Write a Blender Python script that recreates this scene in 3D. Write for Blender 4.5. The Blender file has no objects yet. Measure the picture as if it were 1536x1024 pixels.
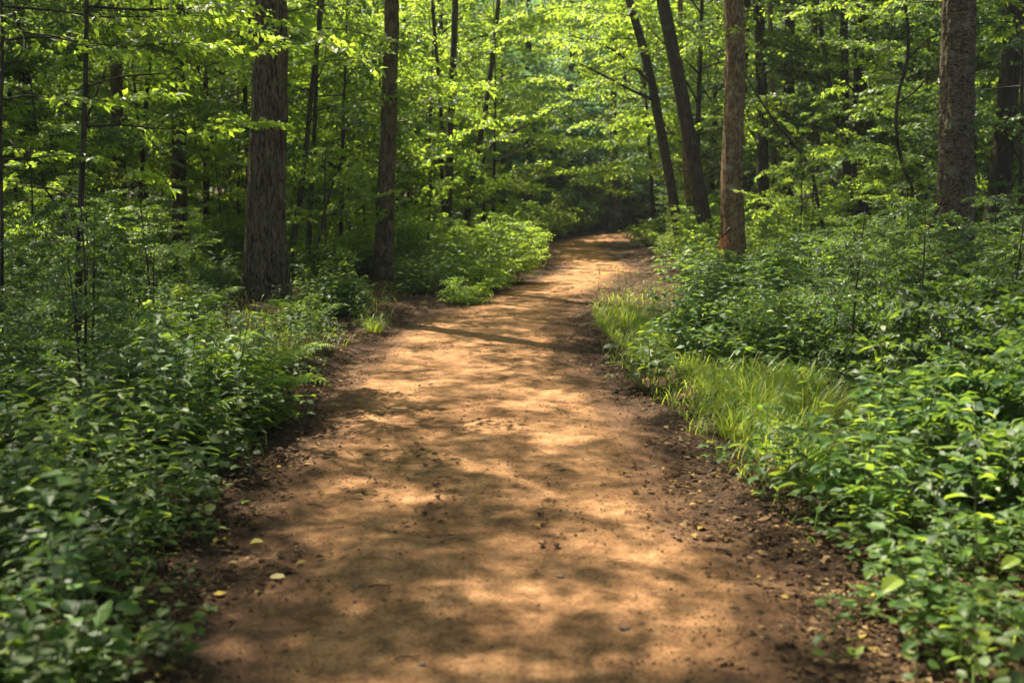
import bpy, math, random
import numpy as np
from mathutils import Vector, Matrix, Euler

R = math.radians
scene = bpy.context.scene
COL = scene.collection

# ------------------------------------------------------------------ camera
CAM_H, PITCH, FPX = 1.6, R(8.2), 1707.0          # FPX: focal length in pixels of a 1536 wide frame
cam_d = bpy.data.cameras.new("camera")
cam = bpy.data.objects.new("camera", cam_d)
COL.objects.link(cam)
cam.location = (0, 0, CAM_H)
cam.rotation_euler = (math.pi / 2 - PITCH, 0, 0)
cam_d.sensor_width = 36.0
cam_d.lens = FPX * 36.0 / 1536.0
cam_d.clip_start, cam_d.clip_end = 0.1, 1000
cam_d.dof.use_dof = True
cam_d.dof.focus_distance = 9.5
cam_d.dof.aperture_fstop = 2.2
scene.camera = cam

# ------------------------------------------------------------------ light
SUN_EL, SUN_AZ = R(58), R(-42)                   # azimuth from +Y (ahead), negative = left
sun_dir = Vector((math.sin(SUN_AZ) * math.cos(SUN_EL), math.cos(SUN_AZ) * math.cos(SUN_EL), math.sin(SUN_EL)))
world = bpy.data.worlds.new("World")
scene.world = world
world.use_nodes = True
wn = world.node_tree
bg = wn.nodes["Background"]
sky = wn.nodes.new("ShaderNodeTexSky")
sky.sky_type = 'NISHITA'
sky.sun_disc = False
sky.sun_elevation = SUN_EL
sky.sun_rotation = SUN_AZ
sky.dust_density = 2.0
wn.links.new(sky.outputs[0], bg.inputs[0])
bg.inputs[1].default_value = 0.05
sun_d = bpy.data.lights.new("sun", 'SUN')
sun_d.energy = 5.0
sun_d.angle = R(0.5)
sun_d.color = (1.0, 0.89, 0.70)
sun = bpy.data.objects.new("sun", sun_d)
COL.objects.link(sun)
sun.rotation_euler = sun_dir.to_track_quat('Z', 'Y').to_euler()
sun.location = (0, 0, 40)
scene.view_settings.view_transform = 'Standard'
scene.view_settings.look = 'None'
scene.view_settings.exposure = 2.15
scene.view_settings.gamma = 1.0
cy = scene.cycles
cy.max_bounces = 8
cy.diffuse_bounces = 4
cy.glossy_bounces = 2
cy.transmission_bounces = 6
cy.transparent_max_bounces = 4
cy.volume_bounces = 0
cy.use_denoising = True
cy.caustics_reflective = cy.caustics_refractive = False
cy.sample_clamp_indirect = 4.0

# ------------------------------------------------------------------ helpers
rng = np.random.default_rng(11)
rnd = random.Random(5)


def ground_at(px, py, z=0.0):
    """point on the plane z seen at a pixel of the 1536x1024 photograph"""
    x, u = (px - 768) / FPX, -(py - 512) / FPX
    cp, sp = math.cos(PITCH), math.sin(PITCH)
    dy, dz = cp + u * sp, -sp + u * cp
    t = (z - CAM_H) / dz
    return x * t, dy * t


def at(px, py, Y):
    """point at depth Y (metres ahead) seen at a pixel"""
    x, u = (px - 768) / FPX, -(py - 512) / FPX
    cp, sp = math.cos(PITCH), math.sin(PITCH)
    dy, dz = cp + u * sp, -sp + u * cp
    t = Y / dy
    return np.array((x * t, Y, CAM_H + dz * t))


def norm(a):
    return a / np.maximum(np.linalg.norm(a, axis=-1, keepdims=True), 1e-9)


def hash3(i, j, k, seed):
    h = (i * 374761393 + j * 668265263 + k * 2147483647 + seed * 974711) & 0xffffffff
    h = ((h ^ (h >> 13)) * 1274126177) & 0xffffffff
    return ((h ^ (h >> 16)) & 0xffff) / 65535.0


def vnoise(x, y, z=0.0, seed=0):
    x, y, z = np.broadcast_arrays(np.asarray(x, float), np.asarray(y, float), np.asarray(z, float))
    xi, yi, zi = np.floor(x).astype(np.int64), np.floor(y).astype(np.int64), np.floor(z).astype(np.int64)
    fx, fy, fz = x - xi, y - yi, z - zi
    fx, fy, fz = [f * f * (3 - 2 * f) for f in (fx, fy, fz)]
    r = 0
    for a in (0, 1):
        for b in (0, 1):
            for c in (0, 1):
                w = (fx if a else 1 - fx) * (fy if b else 1 - fy) * (fz if c else 1 - fz)
                r = r + w * hash3(xi + a, yi + b, zi + c, seed)
    return r * 2 - 1


def fbm(x, y, z=0.0, seed=0, o=3):
    r, a, f = 0, 1.0, 1.0
    for i in range(o):
        r = r + a * vnoise(x * f, y * f, np.asarray(z) * f, seed + i)
        a *= .5
        f *= 2.03
    return r


def sstep(v, a, b):
    t = np.clip((v - a) / (b - a), 0, 1)
    return t * t * (3 - 2 * t)


# ------------------------------------------------------------------ path outline (world) from the photograph
EDGE = [(1024, 225, 1335), (960, 240, 1310), (900, 262, 1270), (800, 325, 1155), (700, 392, 1062), (640, 432, 1002),
        (600, 455, 962), (550, 492, 922), (500, 556, 886), (480, 598, 872), (460, 650, 880), (440, 715, 912),
        (420, 786, 950), (405, 818, 976), (390, 812, 946), (375, 808, 926), (366, 812, 920)]
ey, el, er = [], [], []
for (py, l, r) in EDGE:
    a, b = ground_at(l, py), ground_at(r, py)
    ey.append(a[1]); el.append(a[0]); er.append(b[0])
ey = [-8, 0] + ey + [30.5, 34, 39, 46, 60]
el = [el[0] - .05, el[0]] + el + [1.5, 3.2, 7.0, 13.5, 27]
er = [er[0] + .05, er[0]] + er + [3.7, 6.2, 11.5, 19, 33]
ey, el, er = map(np.array, (ey, el, er))


def edges(y):
    return np.interp(y, ey, el), np.interp(y, ey, er)


def dpath(x, y):
    """signed distance outside the path edge (negative on the path)"""
    l, r = edges(y)
    d = np.maximum(x - r, l - x)
    return d + .10 * vnoise(x * 1.3, y * .9, 0, 3) + .05 * vnoise(x * 4, y * 3, 0, 4)


def gz(x, y):
    l, r = edges(y)
    d = np.maximum(x - r, l - x)
    dd = np.maximum(d, 0)
    right = (x > (l + r) / 2)
    z = -.05 + .09 * sstep(d, -.35, .5)
    z = z + np.where(right, .28, .10) * sstep(dd, .6, 4.5)
    z = z + .05 * vnoise(x * .8, y * .8, 0, 8) * sstep(d, 0, 1.0) + .25 * vnoise(x * .12, y * .12, 0, 9) * sstep(dd, 3, 9)
    return z


# ------------------------------------------------------------------ materials
def new_mat(name):
    m = bpy.data.materials.new(name)
    m.use_nodes = True
    nt = m.node_tree
    for n in list(nt.nodes):
        nt.nodes.remove(n)
    return m, nt, nt.nodes, nt.links


def N(nt, typ, **kw):
    n = nt.nodes.new(typ)
    for k, v in kw.items():
        if k in n.inputs.keys() if isinstance(k, str) else False:
            n.inputs[k].default_value = v
        else:
            setattr(n, k, v)
    return n


def ramp(nt, stops, fac=None):
    n = nt.nodes.new("ShaderNodeValToRGB")
    cr = n.color_ramp
    while len(cr.elements) < len(stops):
        cr.elements.new(.5)
    for e, (p, c) in zip(cr.elements, stops):
        e.position = p
        e.color = tuple(c) + (1,)
    if fac is not None:
        nt.links.new(fac, n.inputs[0])
    return n


def leaf_mat(name, stops, trans, tf=.42, rough=.42, spec=.45, varo=.35):
    """thin leaf: glossy reflecting side mixed with light coming through; colour varies per leaf and per plant"""
    m, nt, ns, lk = new_mat(name)
    at_ = ns.new("ShaderNodeAttribute"); at_.attribute_name = "rnd"
    rp = ramp(nt, stops, at_.outputs["Fac"])
    oi = ns.new("ShaderNodeObjectInfo")
    hs = ns.new("ShaderNodeHueSaturation")
    mr = ns.new("ShaderNodeMapRange"); mr.inputs[3].default_value = 1 - varo; mr.inputs[4].default_value = 1 + varo
    lk.new(oi.outputs["Random"], mr.inputs[0])
    mr2 = ns.new("ShaderNodeMapRange"); mr2.inputs[3].default_value = .485; mr2.inputs[4].default_value = .515
    mu = ns.new("ShaderNodeMath"); mu.operation = 'FRACT'
    mm = ns.new("ShaderNodeMath"); mm.operation = 'MULTIPLY'; mm.inputs[1].default_value = 7.31
    lk.new(oi.outputs["Random"], mm.inputs[0]); lk.new(mm.outputs[0], mu.inputs[0]); lk.new(mu.outputs[0], mr2.inputs[0])
    lk.new(mr.outputs[0], hs.inputs["Value"]); lk.new(mr2.outputs[0], hs.inputs["Hue"]); lk.new(rp.outputs[0], hs.inputs["Color"])
    p = ns.new("ShaderNodeBsdfPrincipled")
    lk.new(hs.outputs[0], p.inputs["Base Color"])
    p.inputs["Roughness"].default_value = rough
    p.inputs["Specular IOR Level"].default_value = spec
    tr = ns.new("ShaderNodeBsdfTranslucent")
    mx = ns.new("ShaderNodeMix"); mx.data_type = 'RGBA'; mx.blend_type = 'MULTIPLY'; mx.inputs[0].default_value = 1
    sc = ns.new("ShaderNodeMix"); sc.data_type = 'RGBA'; sc.blend_type = 'MIX'
    lk.new(at_.outputs["Fac"], sc.inputs[0])
    sc.inputs[6].default_value = (trans[0] * .7, trans[1] * .75, trans[2], 1)
    sc.inputs[7].default_value = (trans[0] * 1.2, trans[1] * 1.1, trans[2], 1)
    lk.new(sc.outputs[2], tr.inputs[0])
    ms = ns.new("ShaderNodeMixShader"); ms.inputs[0].default_value = tf
    lk.new(p.outputs[0], ms.inputs[1]); lk.new(tr.outputs[0], ms.inputs[2])
    o = ns.new("ShaderNodeOutputMaterial"); lk.new(ms.outputs[0], o.inputs[0])
    return m


M = {}
M['leaf'] = leaf_mat("leaf_fresh", [(0, (.032, .078, .012)), (.5, (.054, .118, .017)), (.9, (.092, .160, .022)), (1, (.20, .22, .03))], (.46, .66, .050), .52, .45, .35)
M['leaf_shaded'] = leaf_mat("leaf_painted_shade", [(0, (.016, .044, .010)), (.6, (.030, .070, .014)), (1, (.06, .115, .018))], (.20, .34, .035), .38, .45, .35)  # darker leaf colour standing in for shade at the sides of the wood
M['leaf_dark'] = leaf_mat("leaf_deep", [(0, (.018, .050, .018)), (.6, (.030, .080, .024)), (1, (.060, .115, .025))], (.16, .32, .05), .35)
M['leaf_far'] = leaf_mat("leaf_evergreen", [(0, (.030, .075, .040)), (.6, (.045, .105, .050)), (1, (.07, .14, .05))], (.24, .46, .15), .42)
M['herb'] = leaf_mat("leaf_herb", [(0, (.018, .048, .011)), (.5, (.033, .080, .014)), (.93, (.066, .125, .018)), (1, (.12, .165, .02))], (.28, .42, .035), .38, .52, .28)
M['shrub'] = leaf_mat("leaf_shrub", [(0, (.015, .042, .012)), (.5, (.028, .070, .015)), (.93, (.058, .115, .018)), (1, (.14, .2, .02))], (.22, .36, .035), .36, .5, .28)
M['fern'] = leaf_mat("leaf_fern", [(0, (.07, .15, .018)), (1, (.12, .22, .024))], (.42, .58, .04), .42, .5, .3)
M['grass'] = leaf_mat("leaf_grass", [(0, (.07, .14, .014)), (.8, (.14, .24, .024)), (.88, (.22, .22, .04)), (1, (.38, .30, .12))], (.50, .62, .05), .45, .4, .35, .15)
M['litter'] = leaf_mat("dead_leaf", [(0, (.022, .014, .010)), (.50, (.055, .032, .019)), (.80, (.11, .062, .034)), (.95, (.22, .14, .08)), (1, (.34, .22, .05))], (.12, .06, .02), .15, .9, .06, .1)
M['yellow'] = leaf_mat("yellow_leaf", [(0, (.45, .33, .03)), (1, (.50, .38, .10))], (.5, .4, .05), .3, .5, .3, .1)
M['tan'] = leaf_mat("tan_leaf", [(0, (.45, .33, .14)), (1, (.5, .36, .16))], (.3, .2, .05), .2, .5, .3, .1)
M['rust'] = leaf_mat("rust_leaf", [(0, (.16, .04, .012)), (.6, (.30, .08, .02)), (1, (.45, .16, .04))], (.35, .1, .02), .35, .6, .3, .1)
M['petal'] = leaf_mat("white_petal", [(0, (.7, .66, .62)), (1, (.8, .76, .74))], (.6, .55, .5), .3, .5, .3, .0)
M['orange'] = leaf_mat("orange_petal", [(0, (.6, .2, .02)), (1, (.7, .34, .04))], (.6, .3, .04), .3, .5, .3, .0)
M['newleaf'] = leaf_mat("young_leaf", [(0, (.12, .22, .02)), (1, (.2, .3, .03))], (.45, .6, .05), .45, .4, .4, .1)


def bark_mat(name, c_hi, c_lo, c_patch, sx, sz, dist, bump, kind='ridge', patch=.55):
    m, nt, ns, lk = new_mat(name)
    tc = ns.new("ShaderNodeTexCoord")
    mp = ns.new("ShaderNodeMapping"); mp.inputs["Scale"].default_value = (sx, sx, sz)
    lk.new(tc.outputs["Object"], mp.inputs[0])
    nz = ns.new("ShaderNodeTexNoise"); nz.inputs["Scale"].default_value = 1; nz.inputs["Detail"].default_value = 6
    nz.inputs["Roughness"].default_value = .62; nz.inputs["Distortion"].default_value = dist
    lk.new(mp.outputs[0], nz.inputs["Vector"])
    if kind == 'ridge':
        h = nz.outputs["Fac"]
    else:
        vo = ns.new("ShaderNodeTexVoronoi"); vo.feature = 'DISTANCE_TO_EDGE'; vo.inputs["Scale"].default_value = 1
        ad = ns.new("ShaderNodeMix"); ad.data_type = 'RGBA'; ad.inputs[0].default_value = .28
        lk.new(mp.outputs[0], ad.inputs[6]); lk.new(nz.outputs["Color"], ad.inputs[7])
        lk.new(ad.outputs[2], vo.inputs["Vector"])
        mq = ns.new("ShaderNodeMapRange"); mq.inputs[2].default_value = .16
        lk.new(vo.outputs["Distance"], mq.inputs[0])
        av = ns.new("ShaderNodeMath"); av.operation = 'MULTIPLY'
        lk.new(mq.outputs[0], av.inputs[0]); lk.new(nz.outputs["Fac"], av.inputs[1])
        h = av.outputs[0]
    lo, hi = (.41, .61) if kind == 'ridge' else (.05, .6)
    rp = ramp(nt, [(lo, c_lo), (hi, c_hi)], h)
    n2 = ns.new("ShaderNodeTexNoise"); n2.inputs["Scale"].default_value = 7; n2.inputs["Detail"].default_value = 5
    lk.new(tc.outputs["Object"], n2.inputs["Vector"])
    r2 = ramp(nt, [(patch, (0, 0, 0)), (patch + .12, (1, 1, 1))], n2.outputs["Fac"])
    mx = ns.new("ShaderNodeMix"); mx.data_type = 'RGBA'
    fm = ns.new("ShaderNodeMath"); fm.operation = 'MULTIPLY'; fm.inputs[1].default_value = .6
    lk.new(r2.outputs[0], fm.inputs[0]); lk.new(fm.outputs[0], mx.inputs[0])
    lk.new(rp.outputs[0], mx.inputs[6]); mx.inputs[7].default_value = tuple(c_patch) + (1,)
    p = ns.new("ShaderNodeBsdfPrincipled"); p.inputs["Roughness"].default_value = .85
    p.inputs["Specular IOR Level"].default_value = .2
    lk.new(mx.outputs[2], p.inputs["Base Color"])
    b = ns.new("ShaderNodeBump"); b.inputs["Strength"].default_value = .9; b.inputs["Distance"].default_value = bump
    lk.new(h, b.inputs["Height"]); lk.new(b.outputs[0], p.inputs["Normal"])
    o = ns.new("ShaderNodeOutputMaterial"); lk.new(p.outputs[0], o.inputs[0])
    return m


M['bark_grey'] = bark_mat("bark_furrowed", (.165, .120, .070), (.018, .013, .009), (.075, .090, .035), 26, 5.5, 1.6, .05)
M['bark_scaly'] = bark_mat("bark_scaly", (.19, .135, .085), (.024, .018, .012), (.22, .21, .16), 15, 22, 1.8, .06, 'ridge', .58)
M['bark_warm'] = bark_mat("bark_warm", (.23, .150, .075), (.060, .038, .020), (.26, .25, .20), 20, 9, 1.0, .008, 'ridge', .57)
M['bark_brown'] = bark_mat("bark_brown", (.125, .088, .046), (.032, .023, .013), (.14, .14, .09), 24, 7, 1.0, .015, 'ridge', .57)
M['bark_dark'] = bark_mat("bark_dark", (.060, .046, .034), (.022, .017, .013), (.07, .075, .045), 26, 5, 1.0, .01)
M['twig'] = bark_mat("bark_twig", (.050, .038, .026), (.025, .019, .013), (.06, .06, .03), 40, 12, .5, .003)
M['stem'] = leaf_mat("green_stem", [(0, (.05, .10, .02)), (1, (.09, .12, .03))], (.1, .2, .02), .1)
M['deadwood'] = bark_mat("dead_wood", (.085, .045, .028), (.018, .010, .007), (.12, .07, .04), 26, 4, 1.4, .02)


def ground_mat(name, path):
    m, nt, ns, lk = new_mat(name)
    geo = ns.new("ShaderNodeNewGeometry")

    def noise(scale, detail=6, rough=.6, dist=0, vec=None):
        n = ns.new("ShaderNodeTexNoise")
        n.inputs["Scale"].default_value = scale; n.inputs["Detail"].default_value = detail
        n.inputs["Roughness"].default_value = rough; n.inputs["Distortion"].default_value = dist
        lk.new(vec or geo.outputs["Position"], n.inputs["Vector"])
        return n.outputs["Fac"]

    def mix(f, a, b, mode='MIX'):
        n = ns.new("ShaderNodeMix"); n.data_type = 'RGBA'; n.blend_type = mode
        for i, v in ((0, f), (6, a), (7, b)):
            if isinstance(v, (int, float)):
                n.inputs[i].default_value = v
            elif isinstance(v, tuple):
                n.inputs[i].default_value = v + (1,)
            else:
                lk.new(v, n.inputs[i])
        return n.outputs[2]

    def math_(op, a, b):
        n = ns.new("ShaderNodeMath"); n.operation = op; n.use_clamp = True
        for i, v in enumerate((a, b)):
            if isinstance(v, (int, float)):
                n.inputs[i].default_value = v
            else:
                lk.new(v, n.inputs[i])
        return n.outputs[0]

    big, mid, fine, grit = noise(1.1, 4), noise(9, 6, .65), noise(70, 5, .7), noise(260, 3, .7)
    humus = ramp(nt, [(.30, (.014, .009, .006)), (.50, (.038, .022, .013)), (.68, (.085, .048, .027))], fine).outputs[0]
    if path:
        a = ns.new("ShaderNodeAttribute"); a.attribute_name = "edge"
        sand = ramp(nt, [(.30, (.145, .076, .034)), (.5, (.325, .174, .080)), (.70, (.475, .268, .130))], mid).outputs[0]
        sand = mix(.9, sand, ramp(nt, [(.36, (.42, .38, .36)), (.48, (.92, .92, .92)), (.7, (1.22, 1.2, 1.18))], fine).outputs[0], 'MULTIPLY')
        sand = mix(.7, sand, ramp(nt, [(.36, (.35, .32, .30)), (.48, (.95, .95, .95)), (.7, (1.3, 1.3, 1.3))], grit).outputs[0], 'MULTIPLY')
        sand = mix(.6, sand, ramp(nt, [(.38, (.62, .57, .54)), (.60, (1.08, 1.08, 1.08))], big).outputs[0], 'MULTIPLY')
        red = mix(fine, (.060, .032, .018), (.19, .102, .052))
        e = a.outputs["Fac"]
        f1 = ramp(nt, [(.40, (0, 0, 0)), (.62, (1, 1, 1))], math_('ADD', e, math_('MULTIPLY', math_('SUBTRACT', mid, .35), .9))).outputs[0]
        # e: 0 in the middle, 1 at the edge
        c = mix(f1, sand, red)
        f2 = ramp(nt, [(.62, (0, 0, 0)), (.86, (1, 1, 1))], math_('ADD', math_('MULTIPLY', e, .82), math_('MULTIPLY', math_('SUBTRACT', mid, .35), .8))).outputs[0]
        c = mix(f2, c, humus)
    else:
        c = mix(math_('MULTIPLY', mid, .4), humus, (.07, .045, .025))
    p = ns.new("ShaderNodeBsdfPrincipled"); p.inputs["Roughness"].default_value = .95
    p.inputs["Specular IOR Level"].default_value = .15
    lk.new(c, p.inputs["Base Color"])
    b1 = ns.new("ShaderNodeBump"); b1.inputs["Strength"].default_value = .8; b1.inputs["Distance"].default_value = .02
    lk.new(fine, b1.inputs["Height"])
    b2 = ns.new("ShaderNodeBump"); b2.inputs["Strength"].default_value = .7; b2.inputs["Distance"].default_value = .006
    lk.new(grit, b2.inputs["Height"]); lk.new(b1.outputs[0], b2.inputs["Normal"])
    lk.new(b2.outputs[0], p.inputs["Normal"])
    o = ns.new("ShaderNodeOutputMaterial"); lk.new(p.outputs[0], o.inputs[0])
    return m


M['path'] = ground_mat("dirt_path", True)
M['floor'] = ground_mat("forest_floor", False)


# ------------------------------------------------------------------ mesh building from arrays
def mesh_np(name, V, tris=None, quads=None, mats=(), mat_t=None, mat_q=None, rnd_t=None, rnd_q=None, smooth=False, vattr=None):
    me = bpy.data.meshes.new(name)
    nt_ = 0 if tris is None else len(tris)
    nq = 0 if quads is None else len(quads)
    loops = np.concatenate([x for x in ((tris.ravel() if nt_ else None), (quads.ravel() if nq else None)) if x is not None]).astype(np.int32)
    me.vertices.add(len(V))
    me.vertices.foreach_set("co", np.ascontiguousarray(V, dtype=np.float32).ravel())
    me.loops.add(len(loops))
    me.loops.foreach_set("vertex_index", loops)
    me.polygons.add(nt_ + nq)
    st = np.concatenate([np.arange(nt_) * 3, nt_ * 3 + np.arange(nq) * 4]).astype(np.int32)
    me.polygons.foreach_set("loop_start", st)
    for m in mats:
        me.materials.append(m)
    mi = np.zeros(nt_ + nq, np.int32)
    if mat_t is not None and nt_: mi[:nt_] = mat_t
    if mat_q is not None and nq: mi[nt_:] = mat_q
    me.polygons.foreach_set("material_index", mi)
    sm = np.full(nt_ + nq, smooth, bool) if isinstance(smooth, bool) else np.concatenate([np.full(nt_, smooth[0]), np.full(nq, smooth[1])])
    me.polygons.foreach_set("use_smooth", sm)
    if rnd_t is not None or rnd_q is not None:
        r = np.zeros(nt_ + nq, np.float32)
        if rnd_t is not None and nt_: r[:nt_] = rnd_t
        if rnd_q is not None and nq: r[nt_:] = rnd_q
        a = me.attributes.new("rnd", 'FLOAT', 'FACE')
        a.data.foreach_set("value", r)
    if vattr:
        for k, v in vattr.items():
            a = me.attributes.new(k, 'FLOAT', 'POINT')
            a.data.foreach_set("value", np.asarray(v, np.float32))
    me.update(calc_edges=True)
    return me


def link(name, me, parent=None, loc=None):
    o = bpy.data.objects.new(name, me)
    COL.objects.link(o)
    if parent: o.parent = parent
    if loc is not None: o.location = loc
    return o


def tag(o, label, cat=None, group=None, kind=None):
    if label: o["label"] = label
    if cat: o["category"] = cat
    if group: o["group"] = group
    if kind: o["kind"] = kind
    return o


def thing(name, label, cat, loc=(0, 0, 0), rz=0.0, group=None):
    o = bpy.data.objects.new(name, None)
    COL.objects.link(o)
    o.empty_display_size = .2
    o.location = loc
    o.rotation_euler = (0, 0, rz)
    return tag(o, label, cat, group)


def copy_thing(src, loc, rz, scale, label, group):
    r = src.copy(); COL.objects.link(r)
    r.location = loc; r.rotation_euler = (0, 0, rz)
    r.scale = scale if isinstance(scale, tuple) else (scale,) * 3
    r["label"] = label
    if group: r["group"] = group
    elif "group" in r: del r["group"]
    for ch in src.children:
        c = ch.copy(); COL.objects.link(c); c.parent = r
    return r


# ---- leaf clouds: leaves as frames (P position, D direction, U up, S size), twigs as segments
class Cloud:
    def __init__(s):
        s.P, s.D, s.U, s.S = [], [], [], []
        s.A, s.B, s.ra, s.rb = [], [], [], []

    def leaf(s, p, d, u, sz):
        s.P.append(p); s.D.append(d); s.U.append(u); s.S.append(sz)

    def seg(s, a, b, ra, rb):
        s.A.append(a); s.B.append(b); s.ra.append(ra); s.rb.append(rb)

    def fix(s):
        for k in 'PDUAB':
            setattr(s, k, np.array(getattr(s, k), float).reshape(-1, 3))
        s.S, s.ra, s.rb = (np.array(v, float).ravel() for v in (s.S, s.ra, s.rb))
        return s


def rotz(a):
    c, s_ = math.cos(a), math.sin(a)
    return np.array(((c, -s_, 0), (s_, c, 0), (0, 0, 1)))


def basis(d, roll=0.0):
    """x axis along d, z as near up as it goes, then rolled about x"""
    x = norm(np.asarray(d, float))
    up = np.array((0, 0, 1.0)) if abs(x[2]) < .97 else np.array((1.0, 0, 0))
    y = norm(np.cross(up, x))
    z = np.cross(x, y)
    c, s_ = math.cos(roll), math.sin(roll)
    return np.stack((x, c * y + s_ * z, -s_ * y + c * z), axis=1)


def merge(items):
    """items: (cloud, 3x3, translation, scale, leafscale)"""
    o = Cloud()
    acc = {k: [] for k in ('P', 'D', 'U', 'S', 'A', 'B', 'ra', 'rb')}
    for (c, m, t, sc, ls) in items:
        acc['P'].append(c.P @ m.T * sc + t); acc['D'].append(c.D @ m.T); acc['U'].append(c.U @ m.T); acc['S'].append(c.S * ls)
        acc['A'].append(c.A @ m.T * sc + t); acc['B'].append(c.B @ m.T * sc + t); acc['ra'].append(c.ra * sc); acc['rb'].append(c.rb * sc)
    for k, v in acc.items():
        setattr(o, k, np.concatenate(v) if v else np.zeros((0, 3) if k in 'PDUAB' else 0))
    return o


LEAFT = {}
def _lt(shape, lod):
    w = {'ovate': .30, 'round': .40, 'lance': .17, 'pinna': .135, 'dead': .30}[shape]
    if lod == 2:
        v = [(0, 0, 0), (.36, w, .07), (.78, w * .72, .0), (1, 0, -.13), (.78, -w * .72, .0), (.36, -w, .07), (.36, 0, 0), (.76, 0, -.05), (.12, w * .62, .03), (.12, -w * .62, .03)]
        f = [(0, 6, 8), (8, 6, 1), (1, 6, 7), (1, 7, 2), (2, 7, 3), (0, 9, 6), (9, 5, 6), (5, 7, 6), (5, 4, 7), (4, 3, 7)]
    elif lod == 1:
        v = [(0, 0, 0), (.42, w, .06), (1, 0, -.12), (.42, -w, .06), (.45, 0, -.01)]
        f = [(0, 4, 1), (1, 4, 2), (0, 3, 4), (3, 2, 4)]
    else:
        v = [(0, 0, 0), (.45, w, .05), (1, 0, -.1), (.45, -w, .05)]
        f = [(0, 2, 1), (0, 3, 2)]
    v = np.array(v, float)
    if shape == 'dead':
        v[:, 2] = np.abs(v[:, 1]) * .25 + .06 * np.sin(v[:, 0] * 3.1)
    return v, np.array(f)


def build(cloud, name, leafmat, twigmat=None, shape='ovate', lod=1, seed=0, sides=3, minr=0.0):
    r = np.random.default_rng(seed)
    tv, tf = _lt(shape, lod)
    D = norm(cloud.D)
    Y = norm(np.cross(cloud.U, D))
    Z = np.cross(D, Y)
    n = len(D)
    wv = r.uniform(.85, 1.2, n)
    V = cloud.P[:, None, :] + cloud.S[:, None, None] * (tv[None, :, 0:1] * D[:, None] + tv[None, :, 1:2] * wv[:, None, None] * Y[:, None] + tv[None, :, 2:3] * r.uniform(.3, 2.0, n)[:, None, None] * Z[:, None])
    V = V.reshape(-1, 3)
    T = (tf[None] + (np.arange(n) * len(tv))[:, None, None]).reshape(-1, 3)
    rt = np.repeat(r.random(n), len(tf))
    Q = None
    if twigmat is not None and len(cloud.A):
        keep = cloud.ra >= minr
        A, B, ra, rb = cloud.A[keep], cloud.B[keep], cloud.ra[keep], cloud.rb[keep]
        d = norm(B - A)
        up = np.where(np.abs(d[:, 2:3]) < .9, np.array([[0, 0, 1.0]]), np.array([[1.0, 0, 0]]))
        x = norm(np.cross(up, d)); y = np.cross(d, x)
        rings = []
        for P_, rr in ((A, ra), (B, rb)):
            for k in range(sides):
                a = 2 * math.pi * k / sides
                rings.append(P_ + rr[:, None] * (math.cos(a) * x + math.sin(a) * y))
        W = np.stack(rings, 1).reshape(-1, 3)
        base = len(V) + np.arange(len(A)) * 2 * sides
        q = []
        for k in range(sides):
            k2 = (k + 1) % sides
            q.append(np.stack((base + k, base + k2, base + sides + k2, base + sides + k), 1))
        Q = np.concatenate(q)
        V = np.concatenate((V, W))
    return mesh_np(name, V, T, Q, [leafmat] + ([twigmat] if twigmat else []), 0, 1, rt, .5 if Q is not None else None, smooth=(False, True))


# ------------------------------------------------------------------ plant templates
def spray(r, L=1.0, leaf=.06, twigs=9, droop=.12, dens=1.0, rad=.0045, flat=.6):
    """a beech-like branch end: main twig, side twigs in a roughly level plane, leaves alternate"""
    c = Cloud()
    ph = r.uniform(0, 6.3)

    def main(t):
        return np.array((L * t, .05 * L * math.sin(3 * t + ph), -droop * L * t * t + .015 * L * math.sin(7 * t + ph)))
    K = 6
    for i in range(K):
        c.seg(main(i / K), main((i + 1) / K), rad * (1 - .85 * i / K), rad * (1 - .85 * (i + 1) / K))
    side = 1
    for i in range(twigs):
        t = .12 + .83 * (i + r.uniform(-.3, .3)) / max(twigs - 1, 1)
        t = min(max(t, .05), .98)
        side = -side
        a = side * (R(58) - R(22) * t + r.uniform(-.2, .2))
        l = L * .46 * (1.0 - .68 * t) * r.uniform(.65, 1.2)
        p0 = main(t)
        d = np.array((math.cos(a), math.sin(a), r.uniform(-.25, .2)))
        d /= np.linalg.norm(d)
        p1 = p0 + d * l + np.array((0, 0, -droop * l * .6 + l * r.normal(0, .18)))
        c.seg(p0, p1, rad * .4, rad * .12)
        n = max(2, int(l / (leaf * .62) * dens))
        for j in range(n):
            s = (j + .7) / n
            p = p0 + (p1 - p0) * s
            b = a + (1 if j % 2 else -1) * R(50) * (1 - s * .5) * r.uniform(.7, 1.2)
            if j == n - 1: b = a
            dd = np.array((math.cos(b), math.sin(b), r.normal(-.40, .38)))
            uu = np.array((r.normal(0, flat), r.normal(0, flat), 1.0))
            c.leaf(p + r.normal(0, .012, 3), dd, uu, leaf * r.uniform(.6, 1.3))
    for j in range(int(4 * dens) + 2):
        t = .62 + .38 * j / (4 * dens + 1)
        b = (1 if j % 2 else -1) * R(42) * r.uniform(.5, 1.1)
        if t > .97: b = 0
        c.leaf(main(min(t, 1)), np.array((math.cos(b), math.sin(b), r.normal(-.4, .35))), np.array((r.normal(0, flat), r.normal(0, flat), 1.0)), leaf * r.uniform(.7, 1.15))
    return c.fix()


TR = np.random.default_rng(77)
SPR = [spray(TR, 1.0, .072, 11, .14, 1.25) for _ in range(5)] + [spray(TR, 1.0, .062, 13, .26, 1.2) for _ in range(3)]
SPR_S = [spray(TR, .5, .064, 7, .16, 1.15, .003) for _ in range(5)]


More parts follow.
